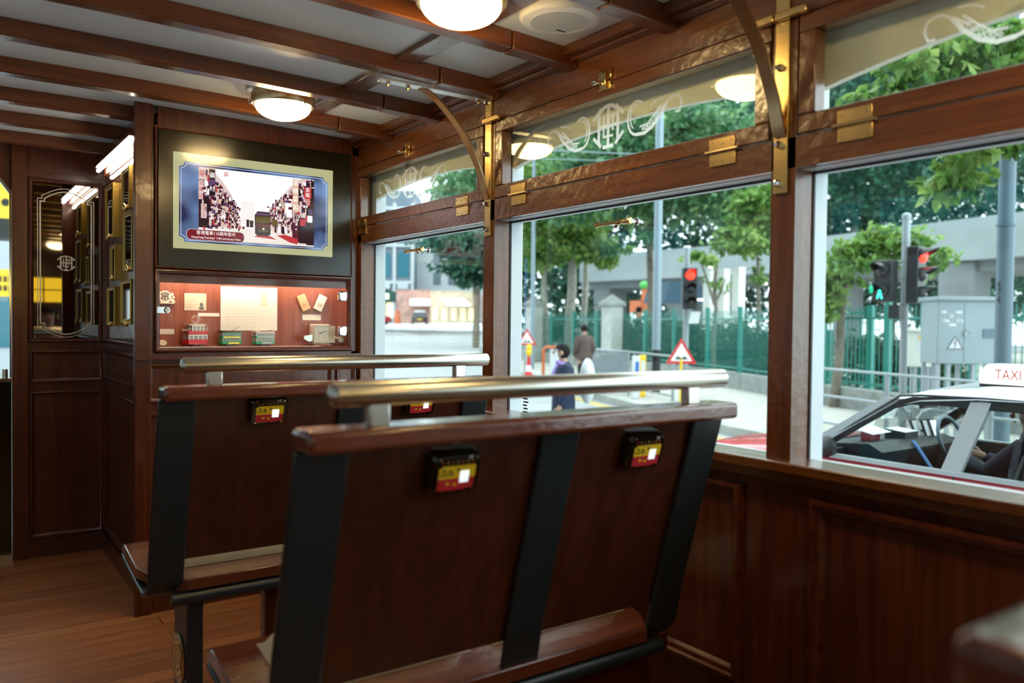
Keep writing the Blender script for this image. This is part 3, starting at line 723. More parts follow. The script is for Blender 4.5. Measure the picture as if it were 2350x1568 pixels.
for a, b, c, d, mm, tx, ml in ((.0, .83, .055, .99, 'pink', '藥', 'scr_red'), (.0, .56, .04, .82, 'pink', '光陳記', 'scr_red'), (.085, .62, .135, .99, 'dark', '藥材', 'scr_white'), (.02, .30, .065, .50, 'pink', '製衣公司', 'scr_red'),
                             (.80, .50, .855, .98, 'tan', '酒樓菜館', 'scr_white'), (.905, .72, .975, .88, 'red', '金龍', 'scr_white'), (.915, .60, .965, .72, 'red', '行', 'scr_white'), (.20, .86, .245, 1.0, 'white', '藥', 'scr_red')):
    pq(a, b, c, d, 13, mm)
    k = len(tx); hgt = (PV(d) - PV(b)) * S_H
    for i, ch in enumerate(tx):
        sz = min(hgt / k * .9, (PU(c) - PU(a)) * S_W * 1.0)
        text('sign_lettering', ch, sz, ml, SP((PU(a) + PU(c)) / 2, PV(b + (d - b) * (1 - (i + .5) / k)), 14.5), ex, ez, t, t=.0001)
pq(.735, .42, .795, .62, 13, 'white'); pq(.87, .30, .92, .40, 13, 'red'); pq(.94, .36, .985, .46, 13, 'white'); pq(.945, .48, .985, .56, 13, 'violet')
pp([(.47, .135), (.465, .40), (.49, .46), (.59, .46), (.605, .42), (.605, .135), (.58, .11), (.49, .11)], 15, 'dark')
pp([(.475, .30), (.48, .385), (.597, .385), (.60, .30)], 16, 'olive'); pq(.48, .405, .595, .440, 16, 'violet'); pq(.478, .225, .60, .285, 16, 'maroon'); pq(.50, .17, .58, .2, 16, 'olive'); pq(.535, .20, .55, .225, 17, 'white')
pp([(.46, .09), (.49, .115), (.60, .115), (.66, .07)], 14, 'red'); pp([(.66, .13), (.78, .04), (.85, .02), (.85, .10), (.74, .15)], 14, 'red')
pq(.395, .22, .42, .33, 15, 'dark'); pq(.425, .22, .455, .32, 15, 'dark'); pq(.62, .26, .665, .36, 15, 'olive')
for p in (.64, .675, .70, .73): pq(p, .17, p + .018, .27, 15.5, rs.choice(['maroon', 'dark', 'white']))
for p in (.24, .27, .30, .33, .36): pq(p, .19, p + .02, .225, 15.5, rs.choice(['red', 'maroon', 'dark']))
pl = []
bu0, bu1, bv0, bv1 = .075, .42, .098, .212
for cu, cv, a0 in ((bu0, bv0, PI), (bu1, bv0, -PI/2), (bu1, bv1, 0), (bu0, bv1, PI/2)):
    su, sv = (1 if cu == bu0 else -1), (1 if cv == bv0 else -1)
    for i in range(6):
        a = a0 + PI / 2 * i / 5; pl.append((cu + su * .026 + .026 * math.cos(a), cv + sv * .046 + .046 * math.sin(a)))
mb.poly([SP(a, b, 16) for a, b in pl], I['line']); mb.poly([SP(.2475 + (a - .2475) * .985, .155 + (b - .155) * .94, 17) for a, b in pl], I['banner'])
sc = mb.build('screen', SCR, t, smooth=0)
text('caption', '香港電車110周年影片', .0172, 'scr_white', SP(.25, .176, 18), ex, ez, t, t=.0001, squeeze=.95)
text('caption', 'Hong Kong Tramways\u2019 110th anniversary Video', .0118, 'scr_white', SP(.25, .128, 18), ex, ez, t, t=.0001, squeeze=.84)

# ---------------------------------------------------------------- lit display case with its exhibits
t = thing('display_case', 'lit glass-fronted display case set in the wall under the television', 'display case', (1.097, 3.42, 1.018))
mb = MB(); frame_trim(mb, (0, 3.371, 0), ex, ez, -ey, .687, 1.509, 1.0185, 1.345, .022, .014); mb.build('door_frame', 'mahogany_across', t, smooth=50)
wood('case_wood', (.22, .050, .020), (.36, .105, .045), 'z', .4, .2, .02)
MB().box(.690, 1.506, 3.470, 3.485, 1.02, 1.345).build('back_board', 'case_wood', t)
mb = MB(); mb.box(.690, .7045, 3.374, 3.47, 1.02, 1.345).box(1.490, 1.506, 3.374, 3.47, 1.02, 1.345); mb.build('side_board', 'case_wood', t)
MB().box(.7045, 1.49, 3.374, 3.47, 1.022, 1.040).build('floor_board', 'case_wood', t)
MB().box(.7045, 1.49, 3.374, 3.47, 1.325, 1.345).build('top_board', 'case_wood', t)
MB().box(.7045, 1.49, 3.376, 3.386, 1.292, 1.325).build('fascia', 'mahogany_across', t)
MB().box(.72, 1.475, 3.387, 3.397, 1.314, 1.3235).build('light_strip', 'case_light', t)
MB().box(.714, 1.482, 3.3715, 3.3745, 1.045, 1.318).build('glass_door', 'case_pane', t)
for z in (1.258, 1.104):
    MB().box(1.443, 1.487, 3.359, 3.379, z - .023, z + .023).build('hinge', 'chrome', t, bevel=.008, seg=3)
mb = MB(); mb.box(.694, .733, 3.362, 3.3715, 1.172, 1.196).cyl((.733, 3.362, 1.184), (.733, 3.3715, 1.184), .012, n=20)
lk = mb.build('lock', 'chrome', t); MB().cyl((.733, 3.3595, 1.184), (.733, 3.362, 1.184), .008, n=16).build('keyhole', 'steel_satin', lk)
mat('paper', (.80, .76, .64), .7); mat('label_paper', (.80, .70, .50), .7); mat('paper_old', (.72, .62, .42), .7, var=.12, vscale=30); mat('brown_ink', (.25, .15, .06), .8); mat('ivory', (.80, .72, .55), .4); mat('photo_grey', (.18, .15, .12), .6)
mat('toy_red', (.55, .008, .010), .45); mat('toy_white', (.82, .76, .62), .35); mat('toy_green', (.008, .30, .08), .45); mat('toy_yellow', (.85, .68, .05), .35); mat('toy_dark', (.05, .04, .03), .4); mat('toy_roof', (.60, .50, .36), .4)
mat('card_orange', (.72, .42, .20), .6); mat('cast_cream', (.62, .55, .42), .38); mat('toy_window', (.22, .20, .18), .1); mat('toy_blue', (.10, .08, .30), .35); mat('toy_grey', (.48, .46, .44), .4)
YB = 3.470
def flat(name, label, cat, x0, x1, z0, z1, m, extra=None, rot=0, th=.0012, y=YB):
    t = thing(name, label, cat, ((x0 + x1) / 2, y, z0))
    MB().box(x0, x1, y - th, y - .0001, z0, z1).build('sheet', m, t)
    if extra: extra(t, y - th)
    if rot: t.rotation_euler = (0, rot, 0)
    return t
def lines(x0, x1, z0, z1, n, m, seed=1, wob=.0006, nm='writing'):
    def f(t, y):
        r = random.Random(seed); mb = MB()
        for i in range(n):
            z = z1 - (z1 - z0) * (i + .5) / n; x = x0 + r.random() * .006
            while x < x1 - .006:
                L = r.uniform(.004, .016); e = min(x1, x + L); P = []
                k = 5
                for j in range(k + 1): P.append((x + (e - x) * j / k, z + r.uniform(-wob, wob)))
                mb.stroke(P, .0006, (0, y, 0), ex, ez, -ey, .0002); x = e + r.uniform(.002, .006)
        mb.build(nm, m, t, smooth=0)
    return f
def letter_extra(t, y):
    lines(.985, 1.197, 1.112, 1.165, 5, 'brown_ink', 3, .0016)(t, y); lines(.99, 1.18, 1.172, 1.215, 4, 'brown_ink', 4, .0004, 'print')(t, y)
    MB().box(1.135, 1.163, y - .0006, y, 1.21, 1.275).build('duty_stamp', 'paper_old', t)
    MB().box(.975, 1.2, y - .0003, y, 1.1655, 1.1661).build('fold', 'paper_old', t)
flat('handwritten_letter', 'large old handwritten letter pinned in the middle of the display case', 'letter', .967, 1.207, 1.104, 1.289, 'paper', letter_extra)
def card_extra(t, y):
    lines(.830, .868, 1.196, 1.248, 6, 'brown_ink', 8, .0003)(t, y); MB().box(.877, .903, y - .0006, y, 1.190, 1.222).build('portrait_print', 'paper_old', t)
    mb = MB(); mb.ell((.890, y - .0008, 1.209), (.007, .0006, .009)); mb.ell((.890, y - .0008, 1.195), (.011, .0006, .006)); mb.build('portrait', 'photo_grey', t)
flat('identity_card', 'small cream card with a portrait photograph, left of the large letter', 'card', .823, .909, 1.186, 1.256, 'paper_old', card_extra)
flat('exhibit_label', 'blank white exhibit label between the identity card and the letter', 'label', .877, .962, 1.162, 1.176, 'paper')
flat('exhibit_label', 'printed exhibit label under the two ticket packets', 'label', 1.321, 1.406, 1.151, 1.176, 'paper', lines(1.325, 1.402, 1.162, 1.174, 2, 'ink', 11, .0002, 'print'))
flat('exhibit_label', 'cream exhibit label at the left edge above the oval badge', 'label', .7065, .784, 1.088, 1.109, 'paper', lines(.71, .78, 1.09, 1.107, 2, 'brown_ink', 12, .0002, 'print'))
def packet(xc, zc_, ang, m, label):
    t = thing('ticket_packet', label, 'packet', (xc, YB, zc_))
    mb = MB(); mb.box(xc - .019, xc + .019, YB - .014, YB - .001, zc_ - .036, zc_ + .036); mb.build('packet_body', m, t, bevel=.002)
    mb = MB()
    for i in range(4): mb.stroke([(xc - .012 + .006 * i, zc_ - .02), (xc - .010 + .006 * i, zc_ - .005 + .004 * (i % 2)), (xc - .006 + .006 * i, zc_ - .014)], .001, (0, YB - .014, 0), ex, ez, -ey, .0003)
    mb.build('printed_pattern', 'brown_ink', t, smooth=0)
    t.rotation_euler = (0, ang, 0)
packet(1.322, 1.228, -.42, 'card_orange', 'orange ticket packet leaning left above the printed label'); packet(1.400, 1.228, .42, 'paper', 'pale ticket packet leaning right above the printed label')
# crest on a small ledge
t = thing('tram_crest', 'ivory crest plaque with scrolled sides at the upper left of the display case', 'plaque', (.746, 3.46, 1.213))
mb = MB(); mb.cyl((.747, 3.460, 1.238), (.747, 3.468, 1.238), .025, n=30); mb.box(.712, .782, 3.452, 3.4695, 1.211, 1.2155)
for s in (-1, 1):
    for a, b, q in ((.028, .012, .007), (.033, .0, .006), (.027, -.012, .008), (.034, -.016, .006)): mb.ell((.747 + s * a, 3.463, 1.236 + b), (q * .8, .004, q))
mb.build('plaque_body', 'ivory', t)
mb = MB(); monogram(mb, (.747, 3.4600, 1.240), ex, ez, -ey, .017, .001); mb.build('plaque_emblem', 'ink', t, smooth=0)
t = thing('oval_badge', 'small ivory oval badge in the lower left corner of the display case', 'badge', (.740, 3.455, 1.0405))
mb = MB(); mb.lathe([(0, 0), (.0155, 0), (.0165, .003), (.014, .006), (0, .0055)], (.738, 3.462, 1.0535), (0, -1, .15), 28)
for p in mb.v: p.z = 1.0535 + (p.z - 1.0535) * .75
mb.build('badge_plate', 'ivory', t); mb = MB(); mb.stroke(arc(.738, 1.054, .0085, 0, 2 * PI, 16), .0012, (0, 3.4555, 0), ex, ez, -ey, .0004); mb.build('badge_ring', 'toy_roof', t)
# model trams: front faces left, side towards us, turned slightly
def toy(name, label, xc, L, H, cols, pant, yc_=3.425, ang=.0):
    "two-decker tram model; local x runs along the tram, front at -x"
    t = thing(name, label, 'model tram', (xc, yc_, 1.0402), 'model trams in the display case'); t.rotation_euler = (0, 0, ang)
    o = Vector((xc, yc_, 1.0402)); body, band, ad, roof = cols; w = .021 if pant else .016; h = L / 2
    bx = lambda mb, a, b, c, d, e, f, m=0: mb.box(o.x + a, o.x + b, o.y + c, o.y + d, o.z + e, o.z + f, m)
    mb = MB(); bx(mb, -h, h, -w, w, .007, H * .30); mb.build('lower_panel', body, t, bevel=.0012)
    mb = MB(); bx(mb, -h + .0008, h - .0008, -w + .001, w - .001, H * .30, H * .50); mb.build('lower_saloon', 'toy_window', t)
    mb = MB(); n = 4 if pant else 9; pw = .0042 if pant else .0015
    for i in range(n + 1):
        a = -h + (2 * h - pw) * i / n
        for s in (-w, w - .0012): bx(mb, a, a + pw, s, s + .0012, H * .30, H * .50)
    if pant: bx(mb, -h, h, -w - .0002, -w + .001, H * .46, H * .50)
    for s in (-w, 0, w - .0014):
        for a in (-h, h - .0012): bx(mb, a, a + .0012, s, s + .0014, H * .3, H * .5)
    mb.build('window_pillars', band, t)
    mb = MB(); bx(mb, -h, h, -w - .0004, w + .0004, H * .50, H * .66); mb.build('upper_panel', body, t, bevel=.001)
    mb = MB(); bx(mb, -h * .86, h * .9, -w - .0009, -w - .0004, H * .535, H * .63); bx(mb, -h * .35, h * .75, -w - .0006, -w - .0001, H * .13, H * .25); mb.build('advert_panel', ad, t)
    up = h if not pant else h * .62
    mb = MB(); bx(mb, -up + .001, up - .001, -w + .001, w - .001, H * .66, H * .90); mb.build('upper_saloon', 'toy_window', t)
    mb = MB()
    nu = 4 if pant else 8
    for i in range(nu):
        a = -up + (2 * up - pw) * i / (nu - 1)
        for s in (-w, w - .0012): bx(mb, a, a + pw, s, s + .0012, H * .66, H * .90)
    bx(mb, -up, up, -w - .0002, -w + .0012, H * .855, H * .90)
    if pant:
        bx(mb, -h, -h + .0012, -w, w, H * .66, H * .74)
        for s in (-w, w - .001): bx(mb, -h, h, s, s + .001, H * .735, H * .75)
        for a in (-h, -h * .8, h * .8, h - .001): bx(mb, a, a + .001, -w, -w + .001, H * .66, H * .92)
    mb.build('upper_window_pillars', band, t)
    mb = MB(); bx(mb, -h * (.9 if pant else 1), h * (.8 if pant else 1), -w - .001, w + .001, H * .90, H * .96)
    if not pant: bx(mb, -h, -h * .6, -w * .8, w * .8, H * .96, H * 1.03)
    mb.build('roof', roof, t, bevel=.001)
    mb = MB(); bx(mb, -h * .55, h * .55, -w * .7, w * .7, .003, .008)
    for a in (-.35, .35):
        for s in (-w * .9, w * .7): mb.cyl((o.x + a * h, o.y + s, o.z + .0045), (o.x + a * h, o.y + s + .002, o.z + .0045), .0045, n=12)
    mb.build('truck', 'toy_dark', t)
    mb = MB(); bx(mb, -h - .0006, -h, -w * .7, w * .7, H * .54, H * .62); mb.build('destination_box', 'toy_dark', t)
    mb = MB(); z = o.z + H * .96
    if pant:
        A = [(.0, .0), (-.016, .016), (-.004, .034), (.010, .034), (.020, .018), (.004, .0)]
        for s in (-.006, .006): mb.tube([(o.x + a, o.y + s, z + b) for a, b in A], .0008, 5)
        mb.tube([(o.x - .004, o.y - .006, z + .034), (o.x + .012, o.y + .006, z + .014), (o.x + .016, o.y - .006, z + .030)], .0007, 5)
    else: mb.tube([(o.x - .004, o.y, z), (o.x + .036, o.y, z + .016 if xc < 1.1 else z + .006), (o.x + .044, o.y, z + .022 if xc < 1.1 else z + .007)], .0008, 5)
    mb.build('pantograph' if pant else 'trolley_pole', 'steel_satin' if pant else 'toy_dark', t)
toy('model_tram', 'red and white double-deck model tram with pantograph in the display case', .857, .090, .094, ('toy_red', 'toy_white', 'toy_red', 'toy_roof'), True, 3.438, .38)
toy('model_tram', 'green double-deck model tram with yellow advert bands, middle of the three', .998, .088, .062, ('toy_green', 'toy_green', 'toy_yellow', 'toy_dark'), False, 3.442, .24)
toy('model_tram', 'green and cream model tram with a pale roof dome, right of the letter', 1.139, .090, .063, ('toy_green', 'toy_white', 'toy_grey', 'toy_roof'), False, 3.442, .24)
# old ticket machine
t = thing('ticket_machine', 'cream cast-metal ticket machine with crank at the lower right of the display case', 'machine', (1.39, 3.43, 1.0402))
MB().box(1.344, 1.426, 3.405, 3.452, 1.046, 1.134).build('casing', 'cast_cream', t, bevel=.008, seg=3)
mb = MB(); frame_trim(mb, (0, 3.405, 0), ex, ez, -ey, 1.349, 1.421, 1.058, 1.129, .004, .003); mb.build('face_rim', 'cast_cream', t)
mb = MB(); mb.stroke([(1.372, 1.096), (1.384, 1.094), (1.394, 1.102), (1.408, 1.104)], .002, (0, 3.4045, 0), ex, ez, -ey, .0015); mb.build('pointer', 'ink', t, smooth=0)
mb = MB(); mb.stroke(arc(1.384, 1.078, .014, 0, 2 * PI, 18), .0014, (0, 3.4045, 0), ex, ez, -ey, .001); mb.build('cast_ring', 'ivory', t, smooth=0)
MB().prism([(1.344, 3.405, 1.060), (1.344, 3.405, 1.090), (1.304, 3.405, 1.082), (1.302, 3.405, 1.068), (1.326, 3.405, 1.055)], (0, .03, 0)).build('ticket_chute', 'steel_satin', t, bevel=.002)
mb = MB(); mb.box(1.426, 1.450, 3.41, 3.445, 1.052, 1.126)
for x, z in ((1.440, 1.118), (1.438, 1.062)): mb.cyl((x, 3.408, z), (x, 3.41, z), .003, n=10)
mb.build('side_plate', 'cast_cream', t, bevel=.003)
mb = MB(); mb.tube([(1.444, 3.408, 1.075), (1.462, 3.402, 1.072), (1.476, 3.400, 1.066)], .005, 10); mb.cyl((1.474, 3.398, 1.066), (1.474, 3.416, 1.066), .013, n=20); mb.build('crank', 'cast_cream', t)
MB().box(1.345, 1.430, 3.40, 3.456, 1.0402, 1.046).build('base', 'case_wood', t)
# ---------------------------------------------------------------- street
mat('asphalt', (.31, .32, .33), .7, var=.15, vscale=1.5); mat('paving', (.42, .405, .37), .75, var=.18, vscale=3); mat('kerb_stone', (.36, .37, .36), .8, var=.2, vscale=3)
mat('yellow_paint', (.75, .50, .05), .6); mat('white_paint', (.8, .8, .78), .6)
mat('granite', (.24, .26, .25), .8, var=.25, vscale=4); mat('concrete', (.16, .18, .19), .8, var=.14, vscale=.8); mat('concrete_pale', (.25, .285, .30), .8, var=.1, vscale=.5)
mat('fence_green', (.008, .19, .155), .4); mat('post_grey', (.25, .32, .38), .4, .2); mat('post_dark', (.10, .16, .21), .45); mat('galvanised', (.30, .34, .37), .45, .3)
mat('signal_black', (.005, .008, .011), .4); mat('cabinet_grey', (.26, .325, .36), .45, var=.06, vscale=2); mat('box_cream', (.66, .68, .62), .5)
mat('signal_red', (.6, .02, .01), .3, emit=(1, .020, .010), es=3.5); mat('signal_glow', (.6, .02, .01), .3, emit=(1, .03, .01), es=.9); mat('signal_green', (.0, .4, .25), .3, emit=(.02, 1, .55), es=2.2); mat('green_dim', (.0, .3, .2), .3, emit=(.02, 1, .45), es=.22); mat('lens_dark', (.02, .02, .025), .15)
mat('sign_red', (.62, .02, .02), .4); mat('sign_white', (.82, .82, .82), .4); mat('sign_black', (.01, .01, .01), .5)
mat('orange_plastic', (.55, .12, .03), .45); mat('yellow_plastic', (.85, .55, .02), .35); mat('white_sheet', (.62, .65, .68), .5); mat('blue_paint', (.02, .14, .45), .5); mat('canopy_navy', (.006, .045, .085), .6); mat('granite_pale', (.42, .44, .42), .8, var=.15, vscale=4)
mat('bark', (.16, .14, .11), .9, var=.3, vscale=5, bump=.4, bscale=12); mat('bark_pale', (.36, .34, .30), .9, var=.25, vscale=5)
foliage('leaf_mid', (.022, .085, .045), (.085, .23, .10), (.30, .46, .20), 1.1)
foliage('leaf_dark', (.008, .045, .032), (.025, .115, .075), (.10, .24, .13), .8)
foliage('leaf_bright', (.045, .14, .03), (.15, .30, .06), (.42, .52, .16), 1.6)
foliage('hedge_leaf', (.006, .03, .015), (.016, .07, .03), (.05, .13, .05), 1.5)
def zroad(y): return ROAD if y < 26 else ROAD + (y - 26) * .0115
mb = MB()
ys = [-12, 0, 8, 16, 26, 40, 60, 90, 130, 190]
for a, b in zip(ys[:-1], ys[1:]): mb.poly([(-60, a, zroad(a)), (90, a, zroad(a)), (90, b, zroad(b)), (-60, b, zroad(b))])
road = mb.build('road', 'asphalt', None, origin=(0, 0, 0)); road['kind'] = 'structure'
KERB = [(9.0, -8), (9.9, 4), (10.9, 8.9), (12.0, 12.0), (13.6, 16), (16.4, 22.3), (19.6, 30), (24, 42)]
mb = MB(); far = [(60, 42), (60, -8)]
P = [(x, y) for x, y in KERB] + far
mb.prism([(x, y, ROAD - .01) for x, y in P], (0, 0, .16)); pv = mb.build('pavement', 'paving', None, smooth=0, origin=(0, 0, 0)); pv['kind'] = 'structure'
mb = MB()
for (a, b), (c, d) in zip(KERB[:-1], KERB[1:]): mb.prism([(a - .12, b, ROAD - .005), (c - .12, d, ROAD - .005), (c + .12, d, ROAD - .005), (a + .12, b, ROAD - .005)], (0, 0, .165))
kb = mb.build('kerb', 'kerb_stone', None, smooth=0, origin=(0, 0, 0)); kb['kind'] = 'structure'
mb = MB()
for off in (-.45, -.62):
    for (a, b), (c, d) in zip(KERB[:5], KERB[1:6]): mb.poly([(a + off, b, ROAD + .004), (c + off, d, ROAD + .004), (c + off + .09, d, ROAD + .004), (a + off + .09, b, ROAD + .004)])
yl = mb.build('road_line', 'yellow_paint', None, smooth=0, origin=(0, 0, 0)); yl['kind'] = 'structure'

# park fence on a low wall
FL = [(13.3, 3.0), (14.9, 8.0), (16.0, 11.0), (18.2, 15.6), (20.1, 21.5), (21.0, 24.6), (22.0, 29.6), (23.6, 36)]
def pt(s):
    for (a, b), (c, d) in zip(FL[:-1], FL[1:]):
        L = math.hypot(c - a, d - b)
        if s <= L: return a + (c - a) * s / L, b + (d - b) * s / L
        s -= L
    return FL[-1]
FT = sum(math.hypot(c - a, d - b) for (a, b), (c, d) in zip(FL[:-1], FL[1:]))
ZP = ROAD + .15
mb = MB()
for (a, b), (c, d) in zip(FL[:-1], FL[1:]):
    L = math.hypot(c - a, d - b); nx, ny = -(d - b) / L * .18, (c - a) / L * .18
    mb.prism([(a + nx, b + ny, ZP), (c + nx, d + ny, ZP), (c - nx, d - ny, ZP), (a - nx, b - ny, ZP)], (0, 0, .42))
wl = mb.build('wall_park', 'granite', None, smooth=0, origin=(0, 0, 0)); wl['kind'] = 'structure'
t = thing('park_fence', 'long green metal picket fence along the park behind the pavement', 'fence', (FL[2][0], FL[2][1], ZP))
ZB = ZP + .42; s = 0; prev = None; k = 0
while s < FT - 2:
    x, y = pt(s); x2, y2 = pt(min(FT, s + 2.0))
    MB().box(x - .05, x + .05, y - .05, y + .05, ZB - .02, ZB + 1.78).build('post', 'fence_green', t)
    mb = MB(); L = math.hypot(x2 - x, y2 - y); ux, uy = (x2 - x) / L, (y2 - y) / L
    for z in (ZB + .12, ZB + 1.45): mb.ribbon([(x, y, z), (x2, y2, z)], (0, 0, 1), .045, .03)
    n = int(L / .115)
    for i in range(1, n):
        a = L * i / n; mb.cyl((x + ux * a, y + uy * a, ZB + .02), (x + ux * a, y + uy * a, ZB + 1.68), .011, n=5, caps=False)
    mb.build('picket_panel', 'fence_green', t, smooth=0)
    s += 2.0
for i, (u, tt, w, lab) in enumerate(((1405, 29.0, .54, 'stone gate pillar with pyramid cap in the green fence, nearer of the two'), (1226, 35.5, .54, 'stone gate pillar with pyramid cap behind the slim pole, farther of the two'))):
    p = at(u, 700, tt); t = thing('gate_pillar', lab, 'pillar', (p.x, p.y, ZP)); w /= 2; zt = at(u, 702, tt).z
    MB().box(p.x - w, p.x + w, p.y - w, p.y + w, ZP, zt).build('shaft', 'granite_pale', t, bevel=.02)
    e = w * 1.28
    mb = MB(); mb.box(p.x - e, p.x + e, p.y - e, p.y + e, zt, zt + .1)
    mb.add([(p.x - e, p.y - e, zt + .1), (p.x + e, p.y - e, zt + .1), (p.x + e, p.y + e, zt + .1), (p.x - e, p.y + e, zt + .1), (p.x, p.y, zt + .42)], [(0, 1, 4), (1, 2, 4), (2, 3, 4), (3, 0, 4)])
    mb.build('cap', 'granite', t, smooth=0)
# open gate leaf at the right
p0, p1 = at(1902, 745, 18.6), at(1998, 745, 18.0)
t = thing('park_gate', 'green picket gate leaf with a white notice, right behind the grey railing', 'gate', (p1.x, p1.y, ZP))
for p in (p0, p1): MB().box(p.x - .06, p.x + .06, p.y - .06, p.y + .06, ZP, 1.62).build('post', 'fence_green', t)
mb = MB(); d = p1 - p0
for z in (ZP + .25, 1.45): mb.ribbon([(p0.x, p0.y, z), (p1.x, p1.y, z)], (0, 0, 1), .05, .03)
for i in range(1, 9): q = p0 + d * i / 9; mb.cyl((q.x, q.y, ZP + .12), (q.x, q.y, 1.60), .012, n=6)
mb.build('pickets', 'fence_green', t, smooth=0)
q = at(1903, 745, 18.3); MB().box(q.x - .13, q.x + .13, q.y - .02, q.y, q.z - .12, q.z + .12).build('notice', 'white_sheet', t)

# hedges and park planting behind the fence
def leafcloud(mb, blobs, n, size, seed, droop=.5, clump=.22, m=0):
    r = random.Random(seed); tot = sum(b[3] * b[4] * b[5] for b in blobs)
    for cx, cy, cz, rx, ry, rz in blobs:
        k = max(8, int(n * rx * ry * rz / tot)); nc = max(4, k // 26); cs = []
        for i in range(nc):
            while True:
                a, b, c = (r.uniform(-1, 1) for _ in range(3)); q = a*a + b*b + c*c
                if .12 < q < 1: break
            cs.append((a, b, c))
        for i in range(k):
            a, b, c = cs[r.randrange(nc)]; g = clump
            p = Vector((cx + (a + r.gauss(0, g)) * rx, cy + (b + r.gauss(0, g)) * ry, cz + (c + r.gauss(0, g * .7)) * rz))
            L = size * r.uniform(.6, 1.3); th = r.uniform(0, 2 * PI); dr = r.gauss(-droop, .45)
            d = Vector((math.cos(th) * math.cos(dr), math.sin(th) * math.cos(dr), math.sin(dr)))
            sd = d.cross(Vector((r.gauss(0, .5), r.gauss(0, .5), 1))).normalized() * L * .31
            mb.add([p, p + d * L * .45 + sd, p + d * L, p + d * L * .45 - sd], [(0, 1, 2, 3)], m)
    return mb
def pb(u, v, t, ru, rv, depth=None):
    p = at(u, v, t); a, c = ru * t / FPX, rv * t / FPX
    return (p.x, p.y, p.z, a, depth or a, c)
def tree(label, trunks, blobs, n, size, leaf, bark, seed, droop=.5, clump=.22):
    base = trunks[0][0][0]
    t = thing('park_tree', label, 'tree', (base[0], base[1], base[2]))
    mb = MB()
    for pts, r0, r1 in trunks:
        N = len(pts); mb.tube([Vector(p) for p in pts], [r0 + (r1 - r0) * i / (N - 1) for i in range(N)], 9)
    mb.build('trunk', bark, t, smooth=60)
    leafcloud(MB(), blobs, n, size, seed, droop, clump).build('crown', leaf, t, smooth=0)
def tr(u, v0, v1, t, lean=0, k=5):
    "trunk through two pixels at depth t, from the ground up"
    a, b = at(u, v0, t), at(u + lean, v1, t); a.z = ZP; r = random.Random(int(u))
    return [tuple(a.lerp(b, i / k) + Vector((r.uniform(-.06, .06), r.uniform(-.06, .06), 0))) for i in range(k + 1)]
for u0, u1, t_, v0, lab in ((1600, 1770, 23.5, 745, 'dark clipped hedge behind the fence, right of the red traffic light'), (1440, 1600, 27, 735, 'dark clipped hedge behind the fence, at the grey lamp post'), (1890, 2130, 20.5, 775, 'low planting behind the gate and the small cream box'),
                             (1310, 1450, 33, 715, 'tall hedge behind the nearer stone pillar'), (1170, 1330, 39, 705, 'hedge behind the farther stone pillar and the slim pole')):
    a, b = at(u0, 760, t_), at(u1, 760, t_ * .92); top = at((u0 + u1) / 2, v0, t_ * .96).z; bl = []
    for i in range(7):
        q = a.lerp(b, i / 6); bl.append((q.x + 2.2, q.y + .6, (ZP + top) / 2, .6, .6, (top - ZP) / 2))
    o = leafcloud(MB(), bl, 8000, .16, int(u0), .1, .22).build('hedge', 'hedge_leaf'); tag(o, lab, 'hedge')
G = ZP
tree('broad bright-leaved tree over the grey lamp post, middle window', [(tr(1500, 800, 470, 31, -12), .17, .11), ([tuple(at(1493, 560, 31)), tuple(at(1502, 500, 31)), tuple(at(1470, 420, 31)), tuple(at(1430, 380, 30))], .11, .04), ([tuple(at(1502, 520, 31)), tuple(at(1560, 420, 31)), tuple(at(1640, 360, 30))], .10, .03)],
     [pb(1400, 390, 30, 130, 80), pb(1530, 400, 30, 110, 90), pb(1640, 430, 29, 110, 75), pb(1450, 300, 31, 150, 70), pb(1620, 330, 31, 150, 80), pb(1330, 470, 30, 80, 45), pb(1700, 500, 28, 70, 40), pb(1480, 510, 30, 70, 40)], 15000, .30, 'leaf_mid', 'bark', 21)
tree('pale-trunked tree behind the fence, left of the stone pillar', [(tr(1305, 720, 560, 36, 12), .24, .18), (tr(1340, 720, 560, 37, 6), .17, .12), (tr(1257, 720, 560, 36, -10), .15, .10)],
     [pb(1270, 500, 35, 110, 70), pb(1230, 430, 36, 80, 90), pb(1330, 560, 35, 90, 40), pb(1400, 585, 34, 60, 26), pb(1210, 580, 36, 60, 40)], 7000, .32, 'leaf_bright', 'bark_pale', 22)
tree('sparse young tree with thin trunk before the white columns', [(tr(1640, 760, 600, 24, 4), .07, .05), ([tuple(at(1640, 700, 24)), tuple(at(1622, 640, 24)), tuple(at(1605, 590, 24))], .05, .02), ([tuple(at(1645, 690, 24)), tuple(at(1665, 640, 24))], .04, .02)],
     [pb(1605, 590, 24, 45, 18), pb(1660, 655, 24, 22, 12), pb(1690, 550, 24, 60, 25), pb(1630, 645, 24, 18, 10)], 700, .22, 'leaf_bright', 'bark', 23)
tree('thin tree with pale green leaves beside the near window pillar', [(tr(1745, 760, 590, 25, -6), .09, .05)],
     [pb(1745, 630, 25, 25, 25), pb(1725, 545, 25, 60, 35), pb(1750, 470, 25, 60, 60), pb(1690, 515, 25, 45, 25)], 3000, .24, 'leaf_bright', 'bark', 24)
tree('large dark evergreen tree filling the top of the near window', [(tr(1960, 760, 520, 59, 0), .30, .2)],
     [pb(1980, 330, 57, 160, 150), pb(2120, 390, 57, 140, 110), pb(1900, 420, 58, 110, 90), pb(2230, 300, 58, 150, 140), pb(1960, 180, 59, 200, 130), pb(2150, 140, 59, 180, 120)], 15000, .5, 'leaf_dark', 'bark', 25)
